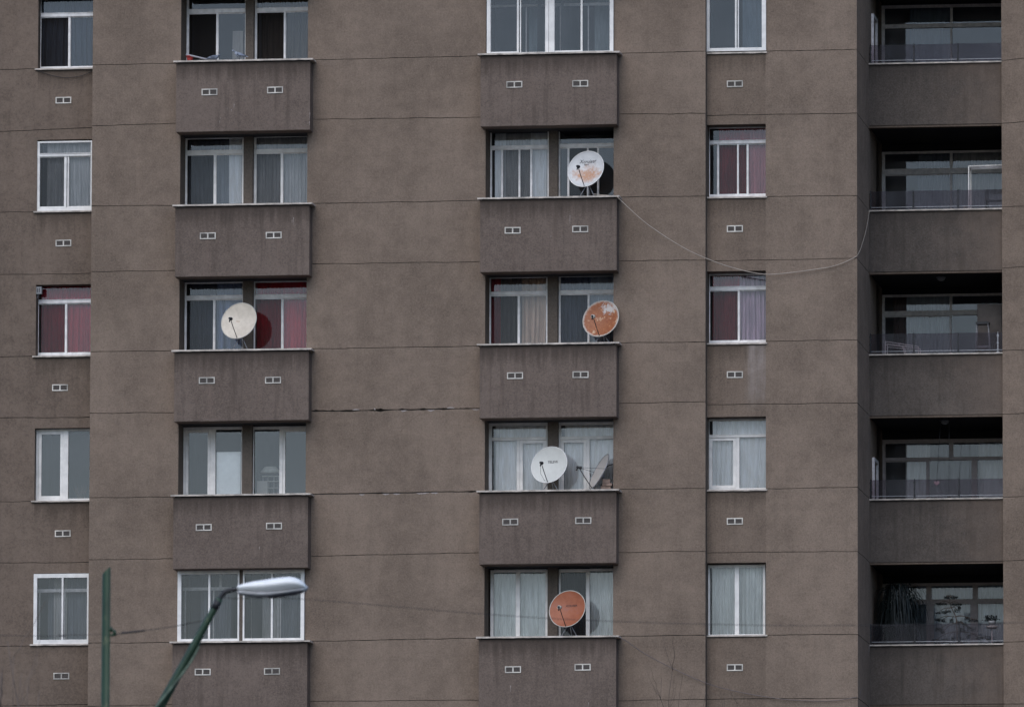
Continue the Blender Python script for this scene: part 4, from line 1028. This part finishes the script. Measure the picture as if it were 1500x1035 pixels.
# bottom balcony plants
rnd = random.Random(11)
c = P(1318, 920, 3.15); wp = empty('weeping_plant', (c.x, 3.15, FL[4]), 'huge dark plant with long drooping strap leaves at the left of the bottom balcony', 'plant')
mb = MB(); mb.tube([(c.x, 3.15, FL[4]+.3), (c.x+.03, 3.15, FL[4]+1.2), (c.x, 3.18, ZG[4]+1.05)], [.06, .045, .03], 8); mb.build('stem', 'bark', wp)
mb = MB(); mb.loft([[V((c.x+r*math.cos(k*math.pi/10), 3.15+r*math.sin(k*math.pi/10), FL[4]+h)) for k in range(20)] for r, h in [(.17, 0), (.22, .3), (.24, .34), (.21, .34), (.2, .3)]]); mb.build('pot', 'redpot', wp)
mb = MB()
for k in range(950):
    h0 = ZG[4]+rnd.uniform(.3, 1.28); a = rnd.uniform(0, 2*math.pi); L_ = rnd.uniform(.22, .55)*(1 if math.cos(a) < 0 else 1.05); drop = rnd.uniform(.5, 1.15)
    base = V((c.x+rnd.gauss(-.03, .10), 3.15+rnd.gauss(0, .08), h0)); prev = None; w = rnd.uniform(.006, .013); vs = []
    for s in range(7):
        t = s/6; x = L_*math.sin(t*math.pi/2*.95); z = .12*math.sin(t*2.4)-drop*t**2.6
        p = base+V((math.cos(a)*x, math.sin(a)*x*.75, z)); ww = w*(1-t**2*.85)
        side = V((-math.sin(a), math.cos(a), .25))*ww; vs += [p-side, p+side]
    mb.add(vs, [(2*s, 2*s+1, 2*s+3, 2*s+2) for s in range(6)])
mb.build('leaves', 'leaf', wp)
# tiered conifer
c = P(1400, 930, 3.0); T0 = V((c.x+.03, 3.0, FL[4]+.3)); 
cf = empty('potted_conifer', (c.x, 3.0, FL[4]), 'slender dark conifer with flat open tiers in the middle of the bottom balcony', 'conifer')
mb = MB(); mb.loft([[V((T0.x+r*math.cos(k*math.pi/10), 3.0+r*math.sin(k*math.pi/10), FL[4]+h)) for k in range(20)] for r, h in [(.13, 0), (.17, .26), (.19, .3), (.165, .3), (.15, .26)]]); mb.build('pot', 'redpot', cf)
trk = spline([T0, P(1402, 930, 3.0), P(1400.5, 905, 3.0), P(1395, 892, 3.0), P(1391.5, 882, 3.0), P(1391.8, 874, 3.0)], 5)
mb = MB(); mb.tube(trk, [.016-.011*i/(len(trk)-1) for i in range(len(trk))], 6); mb.build('trunk', 'bark', cf)
mb = MB(); nb = MB()
def tuft(mb_, p, d, r, n):
    for _ in range(n):
        q = p+V((rnd.uniform(-1, 1)*r[0], rnd.uniform(-1, 1)*r[0]*.7, rnd.uniform(-1, 1)*r[1])); e = q+V((rnd.uniform(-1, 1), rnd.uniform(-1, 1), rnd.uniform(-.9, .5)))*.030
        s = V((rnd.uniform(-1, 1), rnd.uniform(-1, 1), rnd.uniform(-1, 1)))*.008
        mb_.add([q-s, q+s, e], [(0, 1, 2)])
tiers = [((1391.8, 875), [(1392.6, 873.4, .10, .035), (1387, 874, .05, .02), (1399, 874, .05, .02)]),
         ((1392, 883), [(1380, 883.6, .10, .016), (1375, 883, .05, .012), (1401, 884.2, .10, .016), (1406, 884, .03, .01)]),
         ((1394, 890), [(1383, 896, .055, .03), (1374, 896.6, .05, .012), (1389, 894.5, .05, .02), (1402, 893, .055, .04), (1405, 889, .03, .03)]),
         ((1398, 903), [(1373, 906.5, .05, .025), (1380, 907.5, .07, .03), (1424, 907.5, .08, .03), (1417, 904.5, .05, .03), (1430, 908, .03, .01), (1394, 908, .035, .04)]),
         ((1400, 912), [(1376, 921, .08, .03), (1405, 911, .07, .03), (1424, 920, .09, .04), (1414, 914, .05, .03), (1381, 925, .04, .03)]),
         ((1401, 924), [(1409, 921, .06, .04), (1371, 937, .07, .03), (1385, 937, .09, .04), (1396, 935, .03, .03), (1419, 931, .04, .04), (1435, 933, .08, .02), (1448, 936, .03, .02), (1408, 938, .08, .03)])]
for (bx, by), tl_ in tiers:
    b0 = P(bx, by, 3.0)
    for q, (tx, ty, rx, rz) in enumerate(tl_):
        e = P(tx, ty, 3.0+rnd.uniform(-.15, .15)); mid = (b0+e)/2+V((0, 0, .045)); mb.tube(spline([b0, mid, e], 4), .006, 5)
        tuft(nb, e+V((0, 0, -.005)), None, (rx, rz), int(60+rx*1300))
mb.build('branches', 'bark', cf); nb.build('needles', 'needle', cf)
# potted plant on thin stand
c = P(1453, 918, 2.85); ps = empty('plant_stand', (c.x, 2.85, FL[4]), 'thin white stand holding a small plant at the right of the bottom balcony', 'plant stand')
mb = MB(); mb.tube([(c.x, 2.85, FL[4]), (c.x, 2.85, c.z-.02)], .011, 8); mb.tube([(c.x, 2.85, FL[4]), (c.x, 2.85, FL[4]+.02)], .14, 16); mb.build('pole', 'white', ps)
mb = MB(); mb.tube([(c.x, 2.85, c.z-.03), (c.x, 2.85, c.z), (c.x, 2.85, c.z+.025)], [.085, .115, .12], 18); mb.build('tray', 'cream', ps)
p2 = empty('potted_plant', (c.x, 2.85, c.z+.026), 'small bushy plant in a dark pot on the thin white stand', 'plant')
mb = MB(); mb.tube([(c.x, 2.85, c.z+.026), (c.x, 2.85, c.z+.13)], [.06, .082], 14); mb.build('pot', 'grey', p2)
mb = MB()
for k in range(150):
    q = V((c.x+rnd.gauss(-.01, .07), 2.85+rnd.gauss(0, .04), c.z+.13+abs(rnd.gauss(.03, .045)))); s = V((rnd.uniform(-1, 1), rnd.uniform(-1, 1), rnd.uniform(-1, 1)))*.022; t = V((rnd.uniform(-1, 1), 0, rnd.uniform(-1, 1)))*.022
    mb.add([q-s, q+t, q+s, q-t], [(0, 1, 2, 3)])
for k in range(30):
    q = V((c.x-.10+rnd.gauss(0, .02), 2.85, c.z+.20+rnd.gauss(0, .03))); s = V((rnd.uniform(-1, 1), rnd.uniform(-1, 1), rnd.uniform(-1, 1)))*.02; t = V((rnd.uniform(-1, 1), 0, rnd.uniform(-1, 1)))*.02
    mb.add([q-s, q+t, q+s, q-t], [(0, 1, 2, 3)])
mb.build('foliage', 'needle', p2)
# spiky plants in troughs along the ledge
def trough(pa, pb, n, hmax, label, y=2.85, seed=1):
    rr = random.Random(seed); x0, x1 = PX(pa, 938, y), PX(pb, 938, y); zb2 = ZG[4]-.03
    t = empty('planter', ((x0+x1)/2, y, zb2-.2), label, 'planter', 'planters behind the bottom balcony railing')
    mb = MB(); mb.box(x0, x1, y-.07, y+.07, zb2-.17, zb2); mb.build('trough', 'black', t); mb = MB()
    for k in range(n):
        b0 = V((rr.uniform(x0+.01, x1-.01), y+rr.uniform(-.05, .05), zb2-.01)); h = rr.uniform(.3, 1)*hmax; e = b0+V((rr.gauss(0, .35)*h, rr.gauss(0, .2)*h, h)); w = V((.009, 0, 0))
        m_ = (b0+e)/2+V((0, 0, .02)); mb.add([b0-w*.5, b0+w*.5, m_+w, m_-w, e], [(0, 1, 2, 3), (3, 2, 4)])
    mb.build('leaves', 'needle', t)
    mb = MB(); mb.box(x0, x0+.03, y-.05, y+.05, zb2-1.1, zb2-.17); mb.box(x1-.03, x1, y-.05, y+.05, zb2-1.1, zb2-.17); mb.build('leg', 'black', t)
trough(1277, 1345, 260, .10, 'low dark planter at the left under the weeping plant')
trough(1370, 1380, 60, .12, 'short dark planter left of the conifer', seed=2)
trough(1390, 1412, 120, .10, 'dark planter in front of the conifer trunk', 2.8, seed=3)
trough(1455, 1466, 90, .13, 'spiky dark planter at the right end by the plant stand', seed=4)

# ------------------------------------------------------------------ street lamp, post, wires (about 110 m from the camera)
DLP = 110.0
def A(px, py, d=0.0): return AT(px, py, DLP+d)
lampr = empty('street_lamp', V((A(233, 1035).x-1.2, A(233, 1035).y, GROUND)), 'green street lamp with a leaning arm and a long white head', 'street lamp')
low = A(229, 1045); top = A(322, 876)
dv = (top-low).normalized()
e1 = low-dv*1.5; gb = V((e1.x-.55, e1.y, e1.z-1.6))
path = spline([V((gb.x, gb.y, GROUND)), V((gb.x, gb.y, gb.z-2)), gb, e1, low, low+(top-low)*.5, top], 8)
n_ = len(path)
mb = MB(); mb.tube(path, [.085-.045*(i/(n_-1)) if i < n_*.5 else .060-.024*((i-n_*.5)/(n_*.5)) for i in range(n_)], 14); mb.build('pole', 'green', lampr)
mb = MB(); nk = spline([top-dv*.06, A(327, 869), A(335, 864.4), A(350, 862)], 6); mb.tube(nk, [.036, .034]+[.026]*(len(nk)-2), 10); mb.tube([top-dv*.13, top-dv*.03], .043, 12); mb.build('neck', 'black', lampr)
mb = MB(); hel = []
for i in range(90):
    t = i/89; p = low+(top-low)*t*.97-dv*.2*(1-t); r = .058-.02*t; a = t*5.5
    s1 = dv.cross(V((0, 1, 0))).normalized(); s2 = dv.cross(s1); hel.append(p+s1*math.cos(a)*r+s2*math.sin(a)*r)
mb.tube(hel, .012, 6); mb.tube([p+V((.02, -.03, -.0)) for p in hel[10:60]], .012, 6); mb.build('wound_cable', 'greendk', lampr)
# head: lofted along its length, profile read from the photo (pixel units in its own plane)
def head_rings(prof, wmul):
    rings = []
    for x, yt, yb_, w in prof:
        cc = A(x, (yt+yb_)/2); hh = (A(x, yt)-A(x, yb_)).length/2; R_ = []
        for k in range(18):
            a = 2*math.pi*k/18; ca, sa = math.cos(a), math.sin(a)
            R_.append(cc+V((0, 1, 0))*(w*wmul*math.copysign(abs(ca)**1.05, ca))+UP*(hh*math.copysign(abs(sa)**1.15, sa)))
        rings.append(R_)
    return rings
shell = [(347.6, 859.5, 861, .02), (348.5, 857, 864, .045), (360, 853.6, 865, .07), (374, 850.6, 866.5, .09), (388, 848.6, 867.4, .11), (400, 846.8, 866.6, .125), (412, 845.2, 865.6, .135), (424, 844.2, 864.2, .14), (432, 845.2, 863.2, .135), (440, 848.4, 862.6, .12), (446, 854, 862, .085), (449.4, 859, 861.4, .03)]
mb = MB(); mb.loft(head_rings(shell, 1.0)); mb.build('lamp_shell', 'lamp', lampr)
tray = [(348, 864.6, 868.5, .04), (352, 864, 871, .06), (364, 865, 873, .075), (380, 866, 874.6, .09), (396, 866, 874.2, .10), (414, 864.6, 871.8, .115), (432, 862.6, 868.8, .115), (444, 861, 866.6, .09), (449.6, 860, 864.6, .05)]
mb = MB(); mb.loft(head_rings(tray, .97)); mb.build('lamp_tray', 'lamptray', lampr)
lens = [(393, 871.6, 874.6, .07), (398, 870, 875.4, .09), (412, 867, 874.2, .10), (430, 865, 871.4, .10), (443, 863.8, 868, .07), (445, 863.8, 866.4, .04)]
mb = MB(); mb.loft(head_rings(lens, .9)); mb.build('lamp_lens', 'lampglass', lampr)
mb = MB(); mb.tube([A(448.5, 857), A(450.2, 861), A(449.6, 864)], .012, 6); mb.build('latch', 'steel', lampr)
# green post
pt_ = A(156, 829); pb_ = A(154.2, 1035); pd = (pb_-pt_).normalized(); bot = pt_+pd*((GROUND-pt_.z)/pd.z)
gp = empty('green_post', bot, 'plain dark green post with a slanted cut top, left of the street lamp', 'post')
mb = MB(); n_ = 16; ringsP = []
for s, (c, cut) in enumerate(((bot, 0), (pt_+pd*.05, 1))):
    R_ = []
    for k in range(n_):
        a = 2*math.pi*k/n_; o_ = V((math.cos(a), math.sin(a), 0))*(.047+.006*(1-s)); R_.append(c+o_+(V((0, 0, .045))*math.cos(a) if cut else V((0, 0, 0))))
    ringsP.append(R_)
mb.loft(ringsP); mb.build('shaft', 'green', gp)
mb = MB(); mb.tube([A(161, 921), A(168, 924.5), A(168, 931)], .02, 8); mb.tube([A(162, 930), A(167, 929)], .016, 8); mb.tube([A(158, 921), A(165, 921)], .025, 8); mb.build('bracket', 'green', gp)
def wire(pts, r, label, mat='wire'):
    mb = MB(); mb.tube(spline([A(*p) for p in pts], 8), r, 6); tag(mb.build('overhead_wire', mat), label, 'wire', 'overhead wires'); 
wire([(168, 928.6), (182, 926.6), (230, 920.6), (262, 915.5), (298, 908.5)], .0045, 'thin wire from the green post to the lamp arm')
mb = MB(); mb.tube([A(178, 926.8), A(180, 926.4), A(190, 925.6), (A(212, 923))], [.018, .014, .012, .012], 6); tag(mb.build('wire_tensioner', 'wire'), 'dark tensioner on the wire beside the green post', 'tensioner')
wire([(320, 872), (335, 875.4), (352, 876), (400, 875.6), (446, 877), (541, 884.6), (605, 890.2), (719, 899.4), (830, 906.4), (960, 911.6), (1060, 914), (1140, 915.6), (1257, 915.2), (1370, 913.4), (1468, 911.2), (1540, 909), (2600, 860)], .0034, 'long thin wire running right from the lamp arm across the facade')
wire([(148, 928.6), (90, 929.5), (0, 930), (-900, 915)], .003, 'faint wire running left from the green post')

# ------------------------------------------------------------------ bare trees
def bare_tree(tips, dist, base_px, label, mat, r0_, seed, rt=.006):
    rr = random.Random(seed); c = AT(base_px, 1035, dist)
    root = empty('bare_tree', (c.x, c.y, GROUND), label, 'tree', 'leafless trees at the bottom edge')
    hub = V((c.x, c.y, c.z-3.2)); mb = MB()
    mb.tube(spline([V((c.x+.2, c.y, GROUND)), V((c.x-.1, c.y, (GROUND+hub.z)/2)), hub], 8), [r0_*(1-.45*i/16) for i in range(17)], 10); mb.build('trunk', mat, root)
    mb = MB()
    def branch(p, q, ra, rb, lvl):
        n = 6; pts = []; L_ = (q-p).length
        for i in range(n+1):
            t = i/n; w = V((rr.gauss(0, 1), rr.gauss(0, .6), rr.gauss(0, .5)))*L_*.022*math.sin(math.pi*t)
            pts.append(p.lerp(q, t)+w+V((0, 0, -.04*L_*math.sin(math.pi*t))))
        mb.tube(pts, [ra+(rb-ra)*i/n for i in range(n+1)], 5)
        if lvl > 0:
            for _ in range(5 if lvl > 1 else 4):
                i = rr.randint(2, n); d = (q-p).normalized(); s = pts[i]
                e = s+(d+V((rr.uniform(-.75, .75), rr.uniform(-.5, .5), rr.uniform(-.1, .35)))).normalized()*L_*rr.uniform(.22, .42)
                branch(s, e, rb*1.4, rb*.6, lvl-1)
    for k in range(9):
        a = 2*math.pi*k/9; e = hub+V((math.cos(a)*1.6, math.sin(a)*1.6, rr.uniform(.6, 2.3))); branch(hub, e, r0_*.35, .015, 1)
    for tx, ty, lv, th in tips:
        e = AT(tx, ty, dist+rr.uniform(-.6, .6)); m_ = hub.lerp(e, .45)+V((rr.uniform(-.3, .3), 0, -.1))
        th *= .65; branch(hub, m_, r0_*.3, th*2.2, 0); branch(m_, e, th*2.2, th, lv)
    mb.build('crown', mat, root); return root
bare_tree([(985, 982, 1, .006), (969, 991, 1, .005), (1000, 988, 0, .005), (927, 1008, 1, .004), (1034, 1012, 1, .005), (962, 1015, 1, .004), (1010, 1018, 1, .004)], 188, 983, 'thin dark twigs rising at the bottom edge below the fourth column', 'bark', .16, 5)
bare_tree([(11, 938, 0, .008), (2, 985, 1, .010), (20, 960, 1, .006), (58, 1010, 0, .007), (40, 1000, 1, .005), (32, 985, 0, .005)], 120, 2, 'blurred pale branches in the bottom left corner', 'barkpale', .12, 8)
bare_tree([(1062, 1020, 1, .004), (1108, 1026, 1, .004), (1080, 1030, 1, .004)], 190, 1092, 'low reddish twigs at the bottom edge right of the dark twigs', 'bark', .12, 12)

# ------------------------------------------------------------------ ground
mb = MB(); mb.quad((-3000, -3000, GROUND), (3000, -3000, GROUND), (3000, 3000, GROUND), (-3000, 3000, GROUND)); g = mb.build('ground', 'asphalt', loc=(0, 0, GROUND)); g['kind'] = 'structure'
mb = MB(); mb.box(XWEST-4, XEAST+4, -5, YL+20, GROUND+.004, GROUND+.13); g = mb.build('pavement', 'reveal'); g['kind'] = 'structure'

# ------------------------------------------------------------------ light
w = bpy.data.worlds.new('World'); scene.world = w; w.use_nodes = True; nt = w.node_tree
bg = nt.nodes['Background']; sky = nt.nodes.new('ShaderNodeTexSky'); sky.sky_type = 'NISHITA'; sky.sun_disc = False
SUN_EL, SUN_AZ = rad(48), rad(192)      # azimuth clockwise from +Y
sky.sun_elevation = SUN_EL; sky.sun_rotation = SUN_AZ; sky.altitude = 0; sky.air_density = 1.0; sky.dust_density = 2.2; sky.ozone_density = 5.0
tint = mix(nt, 1.0, sky.outputs[0], (.95, .975, .985), 'MULTIPLY'); nt.links.new(tint, bg.inputs[0]); bg.inputs[1].default_value = .15
sl = bpy.data.lights.new('sun', 'SUN'); sl.energy = 0.7; sl.angle = rad(70); sl.color = (1, .95, .9)
so = bpy.data.objects.new('sun', sl); COL.objects.link(so)
sd = V((math.sin(SUN_AZ)*math.cos(SUN_EL), math.cos(SUN_AZ)*math.cos(SUN_EL), math.sin(SUN_EL)))
so.rotation_euler = sd.to_track_quat('Z', 'Y').to_euler(); so.location = (0, -30, 40)
vs_ = scene.view_settings; vs_.view_transform = 'Standard'; vs_.look = 'None'; vs_.exposure = .27; vs_.gamma = 1
scene.render.engine = 'CYCLES'
scene.cycles.max_bounces = 8; scene.cycles.transparent_max_bounces = 16; scene.cycles.diffuse_bounces = 3
